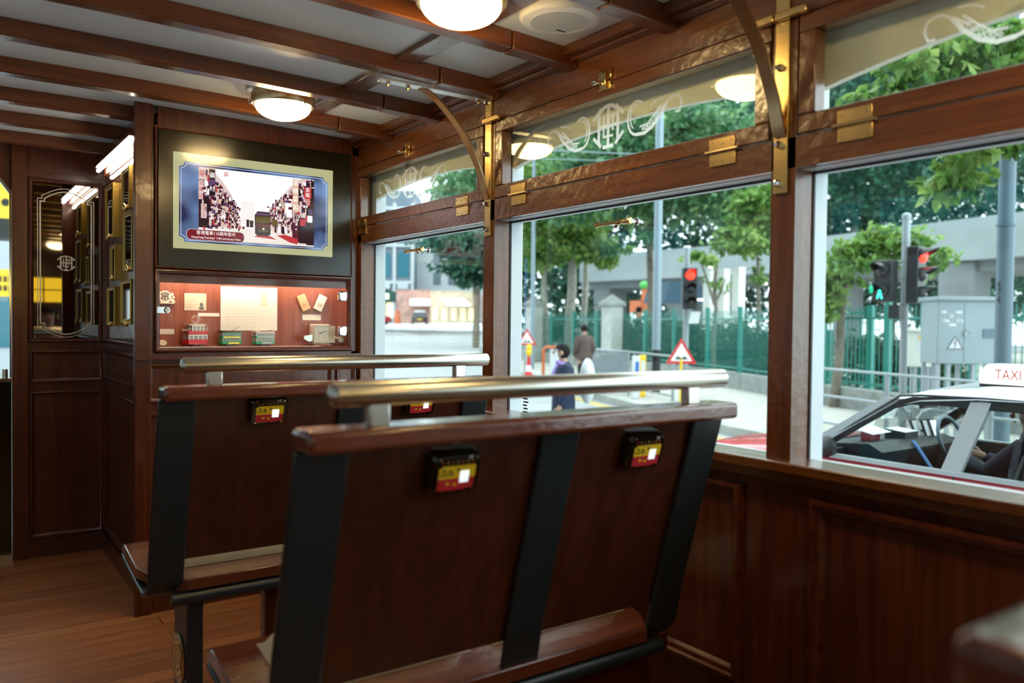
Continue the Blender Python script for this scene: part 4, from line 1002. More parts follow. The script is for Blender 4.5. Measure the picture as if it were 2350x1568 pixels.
tree('nearest tree with large yellow-green hanging leaves, upper right', [(tr(2420, 800, 200, 9.5, -30), .16, .12), ([tuple(at(2400, 250, 9.5)), tuple(at(2300, 170, 9.3)), tuple(at(2180, 120, 9.2))], .07, .02)],
     [pb(2290, 120, 9.4, 120, 60, .8), pb(2140, 130, 9.3, 110, 55, .7), pb(2310, 300, 9.2, 60, 90, .6), pb(2230, 400, 9.4, 70, 60, .5), pb(2010, 190, 9.4, 80, 30, .5), pb(2340, 200, 9.2, 60, 120, .7), pb(2180, 250, 9.6, 80, 50, .5)], 2600, .19, 'leaf_bright', 'bark', 26, .75)
tree('leafy tree arching over the traffic signals and under the flyover', [(tr(1920, 760, 600, 17, 20), .10, .07), ([tuple(at(1940, 620, 17)), tuple(at(2000, 570, 16.5)), tuple(at(2090, 550, 16)), tuple(at(2140, 600, 16))], .06, .02)],
     [pb(1960, 590, 16.5, 70, 45, .7), pb(2050, 545, 16.3, 70, 36, .7), pb(2110, 570, 16, 50, 40, .6), pb(1920, 640, 17, 40, 50, .6), pb(1900, 690, 17, 25, 45, .5), pb(2145, 615, 15.8, 14, 16, .3)], 2100, .21, 'leaf_bright', 'bark', 27, .7)
tree('dark spreading tree seen through the far small window', [(tr(1092, 760, 600, 52, 0), .22, .16)],
     [pb(1060, 600, 50, 60, 30), pb(1100, 560, 50, 80, 50), pb(1030, 555, 52, 70, 25), pb(1090, 640, 50, 40, 22), pb(1010, 540, 55, 40, 22)], 6000, .42, 'leaf_dark', 'bark', 28)
tree('tall dark tree behind the far fanlight', [(tr(1115, 760, 500, 60, 0), .25, .2)],
     [pb(1080, 460, 60, 90, 60), pb(1140, 400, 58, 80, 80), pb(1040, 420, 62, 50, 40), pb(1180, 520, 58, 50, 90)], 6000, .46, 'leaf_mid', 'bark', 29)
tree('tall backdrop tree behind the flyover piers', [(tr(2300, 740, 560, 60, 0), .3, .22)],
     [pb(2140, 650, 60, 110, 70), pb(2300, 640, 60, 110, 80), pb(2000, 660, 62, 90, 60), pb(1890, 600, 60, 60, 80)], 9000, .45, 'leaf_dark', 'bark', 30)
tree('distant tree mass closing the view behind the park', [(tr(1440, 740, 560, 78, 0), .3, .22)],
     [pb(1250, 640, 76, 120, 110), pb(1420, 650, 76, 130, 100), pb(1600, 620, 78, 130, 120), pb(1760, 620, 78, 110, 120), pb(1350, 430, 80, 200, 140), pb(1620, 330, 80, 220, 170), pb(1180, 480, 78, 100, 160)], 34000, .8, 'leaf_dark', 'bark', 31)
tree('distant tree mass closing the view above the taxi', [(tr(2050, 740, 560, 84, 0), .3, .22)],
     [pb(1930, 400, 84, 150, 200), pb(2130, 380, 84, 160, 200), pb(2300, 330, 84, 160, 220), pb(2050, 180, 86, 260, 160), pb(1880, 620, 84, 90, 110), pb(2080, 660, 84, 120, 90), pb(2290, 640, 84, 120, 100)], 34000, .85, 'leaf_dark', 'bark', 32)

# flyover and playground shapes in the park
A, B = at(2420, 540, 34), at(1890, 590, 46); Cc = at(1330, 620, 62)
t = thing('flyover', 'grey concrete flyover on piers crossing behind the trees', 'bridge', (A.x, A.y, ZP))
def deck(p, q, z0, z1, w):
    d = (q - p); d.z = 0; d.normalize(); n = Vector((-d.y, d.x, 0)) * -w
    return [(p.x, p.y, z0), (q.x, q.y, z0), (q.x + n.x, q.y + n.y, z0), (p.x + n.x, p.y + n.y, z0)], (0, 0, z1 - z0)
zb = at(2200, 598, 38).z; zt = at(2200, 503, 38).z
mb = MB()
for p, q in ((A, B), (B, Cc)): mb.prism(*deck(p, q, zb, zt, 7))
mb.build('deck', 'concrete_pale', t, smooth=0)
mb = MB()
for p, q in ((A, B), (B, Cc)): mb.prism(*deck(p + Vector((.8, .8, 0)), q + Vector((.8, .8, 0)), zb - .5, zb, 5))
mb.build('girder', 'concrete', t, smooth=0)
for u, tt, w in ((2212, 39, 1.7), (1935, 47, 1.6), (1570, 58, 1.8), (1400, 62, 1.8)):
    p = at(u, 700, tt); MB().prism([(p.x + a, p.y + b, ZP) for a, b in ((-w/2, -w/2), (w/2, -w/2), (w/2, w/2), (-w/2, w/2))], (0, 0, zb - ZP)).build('pier', 'concrete', t, bevel=.1)
for i, u in enumerate((1628, 1660, 1694)):
    p = at(u, 690, 30); zt_ = at(u, 622 - 4 * i, 30).z
    o = MB().box(p.x - .17, p.x + .17, p.y - .17, p.y + .17, ZP, zt_).build('white_column', 'white_paint'); tag(o, ['leftmost white park column behind the fence', 'middle white park column behind the fence', 'rightmost white park column behind the fence'][i], 'column', 'white park columns')
mat('lamp_warm', (1, 1, .9), .3, emit=(1, .95, .8), es=3)
for i, (u, v, tt) in enumerate(((1634, 615, 33), (1748, 653, 30), (1612, 690, 33), (1702, 688, 33))):
    p = at(u, v, tt); o = MB().box(p.x - .18, p.x + .18, p.y - .1, p.y + .1, p.z, p.z + .06).build('park_lamp', 'lamp_warm')
    tag(o, ['oval lit lamp under the flyover above the white columns', 'lit lamp tube at the right, level with the column tops', 'lit lamp left of the leftmost white column', 'lit lamp beside the rightmost white column'][i], 'lamp')
t = thing('playground_tower', 'orange playground frame with green top between stone pillar and grey lamp post', 'playground', tuple(Vector((at(1480, 690, 45).x, at(1480, 690, 45).y, ZP))))
p = at(1482, 705, 45)
mb = MB(); mb.box(p.x - .45, p.x + .35, p.y, p.y + .8, p.z - .3, p.z + .35); mb.box(p.x - .05, p.x + .15, p.y, p.y + .3, p.z + .3, p.z + 1.0); mb.box(p.x - .45, p.x - .3, p.y, p.y + .3, ZP, p.z); mb.box(p.x + .2, p.x + .35, p.y, p.y + .3, ZP, p.z)
mb.build('frame', 'orange_plastic', t); mat('lime', (.06, .40, .06), .4); MB().ell((p.x + .05, p.y + .2, p.z + 1.2), (.28, .25, .25)).build('green_top', 'lime', t)
p = at(1575, 670, 42); t = thing('park_kiosk', 'dark blue canopy in the park behind the red traffic light', 'kiosk', (p.x, p.y, ZP))
MB().prism([(p.x - 1.6, p.y, p.z - .6), (p.x + 1.3, p.y, p.z - .6), (p.x + 1.0, p.y, p.z + .5), (p.x - 1.2, p.y, p.z + .5)], (0, 1.5, 0)).build('canopy', 'canopy_navy', t)
mb = MB()
for a in (-1.3, 1.1): mb.cyl((p.x + a, p.y + .7, ZP), (p.x + a, p.y + .7, p.z - .5), .06, n=8)
mb.build('post', 'post_grey', t)

# poles, signals, boxes
def pole(name, label, u, tt, r, v_top, m, base=ZP, cat='pole'):
    p = at(u, 750, tt); z = at(u, v_top, tt).z; t = thing(name, label, cat, (p.x, p.y, base))
    return t, p, z
t, p, z = pole('lamp_post', 'grey lamp post with black painted foot in the middle window', 1507, 20, .1, 60, None)
MB().cyl((p.x, p.y, .52), (p.x, p.y, 8), .10, .09, 20).build('shaft', 'post_grey', t); MB().cyl((p.x, p.y, ZP), (p.x, p.y, .52), .105, n=20).build('foot', 'signal_black', t)
t, p, z = pole('slim_pole', 'slim pale pole at the left side of the middle window', 1222, 30, .07, 280, None)
MB().cyl((p.x, p.y, ZP), (p.x, p.y, 8.5), .085, .06, 14).build('shaft', 'post_grey', t); q = at(1207, 600, 31); MB().cyl((q.x, q.y, ZP), (q.x, q.y, 3.6), .015, n=6).build('cable', 'blue_paint', t)
t, p, z = pole('lamp_post', 'thick blue-grey lamp post numbered 474 at the right', 2303, 10.6, .1, 0, None)
MB().cyl((p.x, p.y, ZP), (p.x, p.y, 6.5), .104, .095, 28).build('shaft', 'post_dark', t)
mb = MB(); mb.lathe([(.106, 0), (.114, 0), (.114, .03), (.106, .03)], (p.x, p.y, at(2303, 520, 10.6).z)); mb.build('band', 'post_dark', t)
vd = (Vector((p.x, p.y, 0)) - Vector((0, 0, 0))).normalized(); rt = Vector((vd.y, -vd.x, 0))
for i, ch in enumerate('474'):
    dr = (-vd * .78 - rt * .62).normalized(); tx = Vector((-dr.y, dr.x, 0))
    text('number', ch, .14, 'sign_black', Vector((p.x, p.y, at(2290, 655 + 17 * i, 10.6).z)) + dr * .106, tx, ez, t, squeeze=.8)
def signal(t, u, v, tt, n, lit, face, colr, box=.24, gap=.30, aspect=None):
    "signal head seen from pixel (u, v) top-left aspect centre, facing direction face (xy)"
    c = at(u, v, tt); fd = Vector((face[0], face[1], 0)).normalized(); sd = Vector((-fd.y, fd.x, 0))
    mb = MB(); h = gap * n
    P = lambda a, b, z: c + fd * a + sd * b + ez * z
    mb.add([P(a, b, z) for z in (gap * .5, gap * .5 - h) for a, b in ((-.12, -.16), (-.12, .16), (.06, .16), (.06, -.16))], [(0,1,2,3), (7,6,5,4), (0,4,5,1), (1,5,6,2), (2,6,7,3), (3,7,4,0)])
    hd = mb.build('signal_head', 'signal_black', t, bevel=.015)
    for i in range(n):
        z = -gap * i
        MB().lathe([(.108, 0), (.106, .012), (.085, .045), (.05, .065), (0, .072)], P(.06, 0, z), fd, 24).build('lens', lit.get(i, 'lens_dark'), hd)
        mb = MB(); N = 14; vs = []
        for j in range(N + 1):
            a = -.30 + (PI + .6) * j / N
            for r in (.115, .122):
                vs.append(P(.06, math.cos(a) * r, z + math.sin(a) * r)); vs.append(P(.06 + .02 + .23 * max(0, math.sin(a)) ** .7, math.cos(a) * r, z + math.sin(a) * r))
        fs = []
        for j in range(N):
            k = j * 4; fs += [(k, k+1, k+5, k+4), (k+2, k+6, k+7, k+3), (k+1, k+3, k+7, k+5)]
        mb.add(vs, fs); mb.build('visor', 'signal_black', hd, smooth=60)
    return hd
t, p, z = pole('traffic_light', 'traffic light showing red in the middle window, white notice below it', 1574, 18, .06, 570, None, cat='traffic light')
MB().cyl((p.x, p.y, ZP), (p.x, p.y, z), .065, n=16).build('shaft', 'galvanised', t); MB().cyl((p.x, p.y, z), (p.x, p.y, z + .05), .075, n=16).build('pole_cap', 'white_paint', t)
signal(t, 1583, 631, 17.8, 3, {0: 'signal_red'}, (-.55, -.80), None)
q = at(1593, 728, 17.8); rt_ = Vector((.816, -.578, 0)); MB().add([q + rt_ * a + ez * b + Vector((c_, c_, 0)) for c_ in (0, .02) for a, b in ((-.12, -.14), (.10, -.14), (.14, .12), (-.08, .12))], [(0,1,2,3), (7,6,5,4), (0,1,5,4), (1,2,6,5), (2,3,7,6), (3,0,4,7)]).build('notice', 'white_sheet', t)
t, p, z = pole('traffic_light', 'traffic light pole with a red signal and a green walking signal in the near window', 2075, 13, .06, 503, None, cat='traffic light')
MB().cyl((p.x, p.y, ZP), (p.x, p.y, z), .060, n=20).build('shaft', 'galvanised', t)
mb = MB(); mb.lathe([(0, 0), (.07, 0), (.07, .06), (.04, .09), (0, .10)], (p.x, p.y, z), n=20); mb.build('pole_cap', 'galvanised', t)
signal(t, 2108, 588, 12.9, 3, {0: 'signal_red'}, (.10, -1.0), None, gap=.30)
hd = signal(t, 2030, 622, 13.0, 2, {1: 'lens_dark'}, (-1.0, .10), None, gap=.33)
c = at(2018, 676, 12.75); n_ = Vector((-.9, -.43, 0))
mb = MB(); mb.stroke([(-.035, -.06), (0, .055), (.035, -.06)], .02, c, rt_, ez, -Vector((.577, .816, 0)), .01); mb.stroke([(0, .05), (0, .06)], .03, c, rt_, ez, -Vector((.577, .816, 0)), .01); mb.build('walking_man', 'signal_green', hd)
c = at(1999, 664, 12.85); MB().ell((c.x, c.y, c.z), (.03, .03, .07)).build('green_glow', 'green_dim', hd)  # glow of the walking signal on its visor, modelled as a faintly glowing blob
mb = MB()
for v in (557, 600, 640, 686): q = at(2075, v, 13); mb.lathe([(.062, 0), (.070, 0), (.070, .025), (.062, .025)], (p.x, p.y, q.z), n=20)
for v in (600, 660): a, b = at(2050, v, 13), at(2095, v, 13); mb.cyl(a, b, .015, n=8)
mb.build('clamp', 'galvanised', t)
q = at(2057, 716, 12.9); MB().box(q.x - .09, q.x + .09, q.y - .09, q.y + .09, q.z - .11, q.z + .11).build('push_button_box', 'signal_black', t, bevel=.01)
def street_box(name, label, u0, u1, v0, v1, tt, m, legs, extra):
    a, b = at(u0, v1, tt), at(u1, v1, tt); zt = at(u0, v0, tt).z; d = b - a; d.z = 0; w = d.length; c = (a + b) / 2
    t = thing(name, label, 'box', (c.x, c.y, ZP)); ux = d.normalized(); n = Vector((-ux.y, ux.x, 0)); dp = min(.5, w * .5)
    P = lambda i, j, z: a + ux * i + n * j + ez * (z - a.z)
    def blk(mb, i0, i1, j0, j1, z0, z1): mb.add([P(i, j, z) for z in (z0, z1) for i, j in ((i0, j0), (i1, j0), (i1, j1), (i0, j1))], [(3,2,1,0), (4,5,6,7), (0,1,5,4), (1,2,6,5), (2,3,7,6), (3,0,4,7)])
    mb = MB(); blk(mb, 0, w, 0, dp, a.z, zt); mb.build('housing', m, t, bevel=.01)
    mb = MB(); blk(mb, -.03, w + .03, -.04, dp + .03, zt, zt + .06); mb.build('lid', m, t, bevel=.01)
    for i in legs:
        mb = MB()
        for j in (.03, dp - .06): blk(mb, i * w - .025, i * w + .025, j, j + .05, ZP, a.z)
        mb.build('leg', 'galvanised', t)
    extra(t, P, blk, w, a.z, zt)
def cab(t, P, blk, w, z0, z1):
    mb = MB(); blk(mb, w * .36, w * .365, -.004, 0, z0 + .03, z1 - .03); mb.build('door_gap', 'post_dark', t)
    mb = MB(); blk(mb, w * .38, w * .46, -.02, 0, z0 + .52 * (z1 - z0), z0 + .55 * (z1 - z0)); blk(mb, w * .355, w * .385, -.03, 0, z0 + .44 * (z1 - z0), z0 + .52 * (z1 - z0)); mb.build('latch', 'galvanised', t)
    mb = MB(); blk(mb, w * .62, w * .78, -.015, 0, z0 + .42 * (z1 - z0), z0 + .56 * (z1 - z0)); mb.build('vent_plate', 'post_dark', t)
    cx, cz, s = w * .24, z0 + .24 * (z1 - z0), .11
    tri = MB().prism([P(cx - s, -.006, cz), P(cx + s, -.006, cz), P(cx, -.006, cz + s * 1.6)], (P(0, .004, 0) - P(0, 0, 0))); tri.build('warning_sign', 'white_sheet', t, smooth=0)
    mb = MB(); mb.stroke([(.02, .13), (-.015, .08), (.012, .075), (-.012, .02)], .012, P(cx, -.007, cz), P(1, 0, 0) - P(0, 0, 0), ez, P(0, -1, 0) - P(0, 0, 0), .002)
    for (i0, k0), (i1, k1) in (((-s, 0), (s, 0)), ((s, 0), (0, s * 1.6)), ((0, s * 1.6), (-s, 0))): mb.stroke([(i0, k0), (i1, k1)], .008, P(cx, -.007, cz), P(1, 0, 0) - P(0, 0, 0), ez, P(0, -1, 0) - P(0, 0, 0), .002)
    mb.build('warning_mark', 'sign_black', t, smooth=0)
    r = random.Random(4); mb = MB()
    for i in range(9):
        x = w * (.05 + .1 * (i % 3)); z = z0 + (.80 - .07 * (i // 3) - .06 * (i % 2)) * (z1 - z0); blk(mb, x, x + r.uniform(.06, .12), -.003, 0, z, z + .035)
    mb.build('paint_patch', 'white_sheet', t)
street_box('control_cabinet', 'large grey street cabinet on legs behind the numbered lamp post', 2150, 2318, 690, 835, 11.9, 'cabinet_grey', (.04, .18, .52, .96), cab)
def sbox(t, P, blk, w, z0, z1):
    mb = MB(); blk(mb, w * .36, w * .84, -.004, 0, z0 + .48 * (z1 - z0), z0 + .94 * (z1 - z0)); mb.build('notice', 'white_sheet', t)
    mb = MB(); blk(mb, w * .64, w * .80, -.007, -.004, z0 + .76 * (z1 - z0), z0 + .9 * (z1 - z0)); mb.build('blue_symbol', 'blue_paint', t)
    mb = MB(); blk(mb, w * .40, w * .56, -.007, -.004, z0 + .76 * (z1 - z0), z0 + .9 * (z1 - z0)); mb.build('yellow_symbol', 'yellow_paint', t)
street_box('meter_box', 'small cream meter box on thin legs with a notice, beside the signal pole', 2086, 2138, 762, 842, 13.6, 'box_cream', (.35, .92), sbox)
# railings
def railing(name, label, pts, hgt=1.0, m='galvanised', base=ZP):
    t = thing(name, label, 'railing', (pts[0][0], pts[0][1], base))
    for (a, b), (c, d) in zip(pts[:-1], pts[1:]):
        mb = MB()
        for z in (hgt, hgt * .56, .12): mb.cyl((a, b, base + z), (c, d, base + z), .022, n=8)
        mb.build('rail', m, t)
    for a, b in pts: MB().cyl((a, b, base), (a, b, base + hgt), .035, n=10).build('post', m, t)
railing('pedestrian_railing', 'grey pedestrian railing behind the taxi, in front of the park gate', [(12.1, 8.4), (11.5, 6.6), (10.95, 4.9), (10.5, 3.2)])
railing('pedestrian_railing', 'grey pedestrian railing beside the middle road sign', [(14.9, 17.0), (14.05, 14.6), (13.2, 12.5)])
a, b = at(1338, 860, 21), at(1445, 868, 19)
for i, lab in enumerate(('grey crowd barrier nearest the woman with the white bag', 'grey crowd barrier between the first one and the yellow barrier board')):
    p0 = a.lerp(b, i * .5); p1 = a.lerp(b, i * .5 + .48); t = thing('crowd_barrier', lab, 'barrier', (p0.x, p0.y, ZP), 'grey crowd barriers')
    mb = MB()
    for z in (ZP + 1.05, ZP + .12): mb.cyl((p0.x, p0.y, z), (p1.x, p1.y, z), .022, n=8)
    for q in (p0, p1): mb.cyl((q.x, q.y, ZP), (q.x, q.y, ZP + 1.05), .022, n=8)
    mb.build('frame', 'galvanised', t); mb = MB()
    mb.ribbon([(p0.x, p0.y, ZP + .58), (p1.x, p1.y, ZP + .58)], (0, 0, 1), .86, .012); mb.build('infill', 'cabinet_grey', t, smooth=0)
    mb = MB()
    for j in range(1, 16): q = p0.lerp(p1, j / 16); mb.cyl((q.x - .012, q.y - .016, ZP + .15), (q.x - .012, q.y - .016, ZP + 1.02), .008, n=5)
    mb.build('bar', 'galvanised', t, smooth=0)
for i, (u, m_) in enumerate(((1460, 'white_sheet'), (1474, 'yellow_plastic'))):
    p = at(u, 850, 18.4 + i * .5); t = thing('barrier_board', ['white barrier board with blue panel beside the yellow one', 'yellow plastic barrier board behind the white one'][i], 'barrier', (p.x, p.y, ZP))
    MB().box(p.x - .12, p.x + .10, p.y - .03, p.y + .03, ZP, .43).build('board', m_, t, bevel=.02)
    MB().box(p.x - .06, p.x + .05, p.y - .036, p.y - .03, .0, .30).build('panel', 'blue_paint' if i == 0 else 'white_sheet', t)
p = at(1247, 830, 23); t = thing('plastic_barrier', 'orange and white plastic street barrier behind the woman', 'barrier', (p.x, p.y, ROAD))
mb = MB(); zt = at(1250, 797, 23).z
mb.tube([(p.x - .0, p.y, ROAD), (p.x, p.y, zt - .06), (p.x + .06, p.y - .04, zt), (p.x + .3, p.y - .22, zt)], .045, 10); mb.build('frame', 'orange_plastic', t)
mb = MB(); mb.add([(p.x + .16 + a, p.y - .12 + b, z_) for z_ in (ROAD, zt - .05) for a, b in ((0, 0), (.20, -.145), (.22, -.10), (.02, .045))], [(3,2,1,0), (4,5,6,7), (0,1,5,4), (1,2,6,5), (2,3,7,6), (3,0,4,7)]); mb.build('panel', 'white_sheet', t)
# triangular road hump signs
def hump_sign(u, v_top, v_bot, tt, label, cone):
    c0, c1 = at(u, v_bot, tt), at(u, v_top, tt); h = c1.z - c0.z; r_ = rt_; n = Vector((-.577, -.816, 0)); s = h * .60
    base = ROAD
    t = thing('road_sign', label, 'road sign', (c0.x, c0.y, base))
    def tri(k, off, m, nm, th=.012):
        cz = c0.z + h * .36; q = [(-s * k, c0.z + h * .36 - h * .36 * k), (s * k, c0.z + h * .36 - h * .36 * k), (0, c0.z + h * .36 + h * .64 * k)]
        MB().prism([Vector((c0.x, c0.y, 0)) + r_ * a + ez * z + n * off for a, z in q], -n * th).build(nm, m, t, smooth=0)
    tri(1, .012, 'sign_red', 'red_border'); tri(.70, .016, 'sign_white', 'white_face', .004)
    mb = MB(); pts = [(-.42, .0), (-.34, .10), (-.22, .21), (-.10, .12), (0, .09), (.10, .12), (.22, .21), (.34, .10), (.42, 0)]
    mb.prism([Vector((c0.x, c0.y, 0)) + r_ * (a * s) + ez * (c0.z + h * .17 + b * s) + n * .019 for a, b in pts], -n * .003); mb.build('hump_symbol', 'sign_black', t, smooth=0)
    if cone: return t, c0
    MB().cyl((c0.x, c0.y, base), (c0.x, c0.y, c0.z + .1), .03, n=8).build('stand', 'yellow_plastic', t)
    MB().box(c0.x - .25, c0.x + .25, c0.y - .25, c0.y + .25, base, base + .05).build('foot', 'yellow_plastic', t)
    return t, c0
hump_sign(1563, 776, 835, 16.5, 'triangular road hump sign nearest, in front of the grey railing', False)
t, c0 = hump_sign(1209, 754, 792, 27, 'triangular road hump sign farther away, above the traffic cone', True)
MB().cyl((c0.x, c0.y + .1, ROAD), (c0.x, c0.y + .1, c0.z + .1), .03, n=8).build('stand', 'galvanised', t)
p = at(1213, 850, 26.2); t = thing('traffic_cone', 'red and white traffic cone with a yellow lamp under the farther road sign', 'cone', (p.x, p.y, ROAD))
mb = MB(); zt = at(1213, 815, 27).z; H_ = zt - ROAD
mb.lathe([(.17, .03), (.12, .25 * H_), (.105, .36 * H_)], (p.x, p.y, ROAD), n=20); mb.box(p.x - .22, p.x + .22, p.y - .22, p.y + .22, ROAD, ROAD + .04); mb.lathe([(.075, .62 * H_), (.04, H_)], (p.x, p.y, ROAD), n=20)
mb.build('cone_body', 'sign_red', t); MB().lathe([(.105, .36 * H_), (.075, .62 * H_)], (p.x, p.y, ROAD), n=20).build('white_band', 'sign_white', t)
MB().ell((p.x, p.y, zt + .12), (.10, .10, .14)).build('lamp_body', 'yellow_plastic', t); MB().ell((p.x, p.y - .02, zt + .27), (.11, .07, .11)).build('lamp_lens', 'yellow_plastic', t)
# overhead wires
mb = MB(); mb.cyl(at(1150, 340, 18), at(1640, 362, 24), .012, n=5); o = mb.build('overhead_wire', 'post_grey'); tag(o, 'thin overhead wire crossing the middle fanlight, upper of two', 'wire')
mb = MB(); mb.cyl(at(1150, 362, 18), at(1640, 376, 24), .009, n=5); o = mb.build('overhead_wire', 'post_grey'); tag(o, 'thin overhead wire crossing the middle fanlight, lower of two', 'wire')
# ---------------------------------------------------------------- far end of the street
mat('stone_blue', (.15, .19, .23), .8, var=.2, vscale=.4); mat('stone_pale', (.50, .54, .58), .8); mat('window_teal', (.03, .16, .22), .15); mat('shop_green', (.01, .07, .05), .5)
mat('shop_light', (.9, .8, .5), .5, emit=(1, .72, .35), es=.7); mat('shop_sign', (.8, .9, .7), .5, emit=(.8, 1, .6), es=.6); mat('awning_white', (.85, .86, .88), .5); mat('hoarding_rose', (.50, .28, .24), .7, var=.2, vscale=1)
mat('hoarding_buff', (.75, .62, .45), .7, var=.2, vscale=1.5); mat('lamp_orange', (1, .5, .2), .4, emit=(1, .45, .15), es=3)
U = Vector((.816, -.578, 0)); Vv = Vector((.578, .816, 0))
def fa(o, a, z, d=0): return o + U * a + ez * z + Vv * d
def fbox(mb, o, a0, a1, z0, z1, d0, d1, m=0): mb.add([fa(o, a, z, d) for z in (z0, z1) for a, d in ((a0, d0), (a1, d0), (a1, d1), (a0, d1))], [(3,2,1,0), (4,5,6,7), (0,1,5,4), (1,2,6,5), (2,3,7,6), (3,0,4,7)], m)
T = 95; o = at(905, 742, T); gz = o.z; o.z = gz; px = T / FPX
t = thing('corner_building', 'blue-grey corner building with shops, seen through the far small window', 'building', tuple(o))
mb = MB(); fbox(mb, o, -14, 2.2, 0, 15.5, 0, 8); mb.build('wall', 'stone_blue', t, smooth=0)
mb = MB()
for a in (-4.2, -3.0, -.2, 1.9): fbox(mb, o, a, a + .35, 0, 14, -.25, 0)
for z in (4.6, 8.9, 13.2): fbox(mb, o, -8, 2.2, z, z + .35, -.3, 0)
mb.build('pilaster', 'stone_pale', t, smooth=0)
for a, w in ((-2.6, 2.1), (.35, 1.3), (-6.5, 2.1)):
    for z in (5.4, 9.7):
        mb = MB(); n = 8; pts = [(a, z), (a + w, z), (a + w, z + 2.4)] + [(a + w / 2 + w / 2 * math.cos(PI * i / n), z + 2.4 + .6 * math.sin(PI * i / n)) for i in range(1, n)] + [(a, z + 2.4)]
        mb.prism([fa(o, i, j, -.06) for i, j in pts], Vv * .05); mb.build('window', 'window_teal', t, smooth=0)
    mb = MB(); fbox(mb, o, a, a + w, 4.0, 4.6, -.3, 0); mb.build('balcony', 'stone_pale', t, smooth=0)
mb = MB(); fbox(mb, o, -7, 3.8, 2.5, 3.7, -.35, 0); mb.build('fascia', 'shop_green', t, smooth=0)
for a in (-2.4, .6):
    mb = MB(); fbox(mb, o, a, a + 1.8, 2.8, 3.45, -.42, -.35); mb.build('shop_sign', 'shop_sign', t, smooth=0)
for a, c in ((-2.9, 1.8), (-.9, .8)):
    mb = MB(); fbox(mb, o, a, a + c, .6, 2.4, -.1, -.02); mb.build('shop_window', 'shop_light', t, smooth=0)
o2 = at(1010, 742, 92)
t = thing('pale_building', 'pale tall building behind the street stalls', 'building', tuple(o2))
mb = MB(); fbox(mb, o2, -3.4, 7, 0, 9.5, 6, 12); mb.build('wall', 'stone_pale', t, smooth=0)
for a in (-1.4, .4, 2.2, 4.0):
    for z in (4.6, 7.0): mb = MB(); fbox(mb, o2, a, a + .9, z, z + 1.5, 5.95, 6.0); mb.build('window', 'stone_blue', t, smooth=0)
t = thing('street_stall', 'rose-brown stall front with white awning behind the dark car', 'stall', tuple(at(955, 742, 90)))
o3 = at(955, 742, 90); mb = MB(); fbox(mb, o3, -2.2, 1.6, 0, 3.7, 0, 2); mb.build('front', 'hoarding_rose', t, smooth=0)
mb = MB(); fbox(mb, o3, -.6, 2.2, 1.9, 2.7, -1.2, 0); mb.build('awning', 'awning_white', t, smooth=0)
t = thing('street_stall', 'bright buff stall with lit front and white slanted awning, right of the dark car', 'stall', tuple(at(1040, 742, 88)))
o4 = at(1040, 742, 88); mb = MB(); fbox(mb, o4, -2.5, 2.3, 0, 3.5, 0, 2); mb.build('front', 'hoarding_buff', t, smooth=0)
mb = MB(); mb.add([fa(o4, a, z, d) for a, z, d in ((-1.4, 2.7, -.2), (1.2, 2.7, -.2), (2.0, 1.9, -1.4), (-.6, 1.9, -1.4), (-1.4, 2.6, -.2), (1.2, 2.6, -.2), (2.0, 1.8, -1.4), (-.6, 1.8, -1.4))], [(0,1,2,3), (7,6,5,4), (0,4,5,1), (1,5,6,2), (2,6,7,3), (3,7,4,0)]); mb.build('awning', 'awning_white', t, smooth=0)
mb = MB()
for a in (-2.2, -1.2, -.2, .8, 1.7): fbox(mb, o4, a, a + .5, .3, 1.6, -.05, 0)
mb.build('goods', 'shop_light', t, smooth=0)
p = at(1098, 742, 60); t = thing('street_banner', 'dark signpost with a pinkish banner beside the far pillar', 'sign', (p.x, p.y, zroad(p.y)))
MB().cyl((p.x, p.y, zroad(p.y)), (p.x, p.y, 3.6), .10, n=8).build('post', 'sign_black', t); mb = MB(); fbox(mb, Vector((p.x, p.y, 0)), .2, .6, .9, 3.2, 0, .06); mb.build('banner', 'hoarding_rose', t)
# small far cars
mat('car_red', (.55, .02, .04), .25, coat=.6); mat('car_dark', (.02, .02, .03), .25, coat=.6); mat('car_glass', (.03, .05, .06), .05); mat('tyre', (.012, .012, .012), .7); mat('number_plate', (.85, .6, .05), .5); mat('silver', (.48, .52, .56), .3, .3, coat=.5); mat('cab_black', (.012, .013, .015), .5)
def far_car(label, u, tt, bodym, roofm, ang, plate):
    p = at(u, 740, tt); z = at(u, 745, tt).z; t = thing('car', label, 'car', (p.x, p.y, z)); q = Vector((p.x, p.y, z))
    def bx(mb, a0, a1, b0, b1, z0, z1, ta=0): mb.add([q + Vector((a, b, zz)) for zz, s in ((z0, 0), (z1, ta)) for a, b in ((a0 + s, b0 + s), (a1 - s, b0 + s), (a1 - s, b1 - s), (a0 + s, b1 - s))], [(3,2,1,0), (4,5,6,7), (0,1,5,4), (1,2,6,5), (2,3,7,6), (3,0,4,7)])
    mb = MB(); bx(mb, -.85, .85, -2.2, 2.2, .25, .85, .05); mb.build('body', bodym, t, bevel=.08)
    mb = MB(); bx(mb, -.80, .80, -1.5, 1.0, .83, 1.25, .22); mb.build('windows', 'car_glass', t)
    mb = MB(); bx(mb, -.60, .60, -1.25, .75, 1.24, 1.42, .08); mb.build('roof', roofm, t, bevel=.03)
    for a in (-.8, .62):
        for b in (-1.4, 1.4): MB().cyl(q + Vector((a, b, .3)), q + Vector((a + .18, b, .3)), .3, n=14).build('wheel', 'tyre', t)
    mb = MB(); bx(mb, -.25, .25, -2.23, -2.2, .45, .6); mb.build('plate', 'number_plate', t)
    t.rotation_euler = (0, 0, ang)
far_car('distant red taxi with pale roof at the left edge of the far small window', 855, 80, 'car_red', 'silver', -1.0, 0)
far_car('distant dark car with a yellow plate in front of the stalls', 963, 84, 'car_dark', 'silver', -.5, 1)
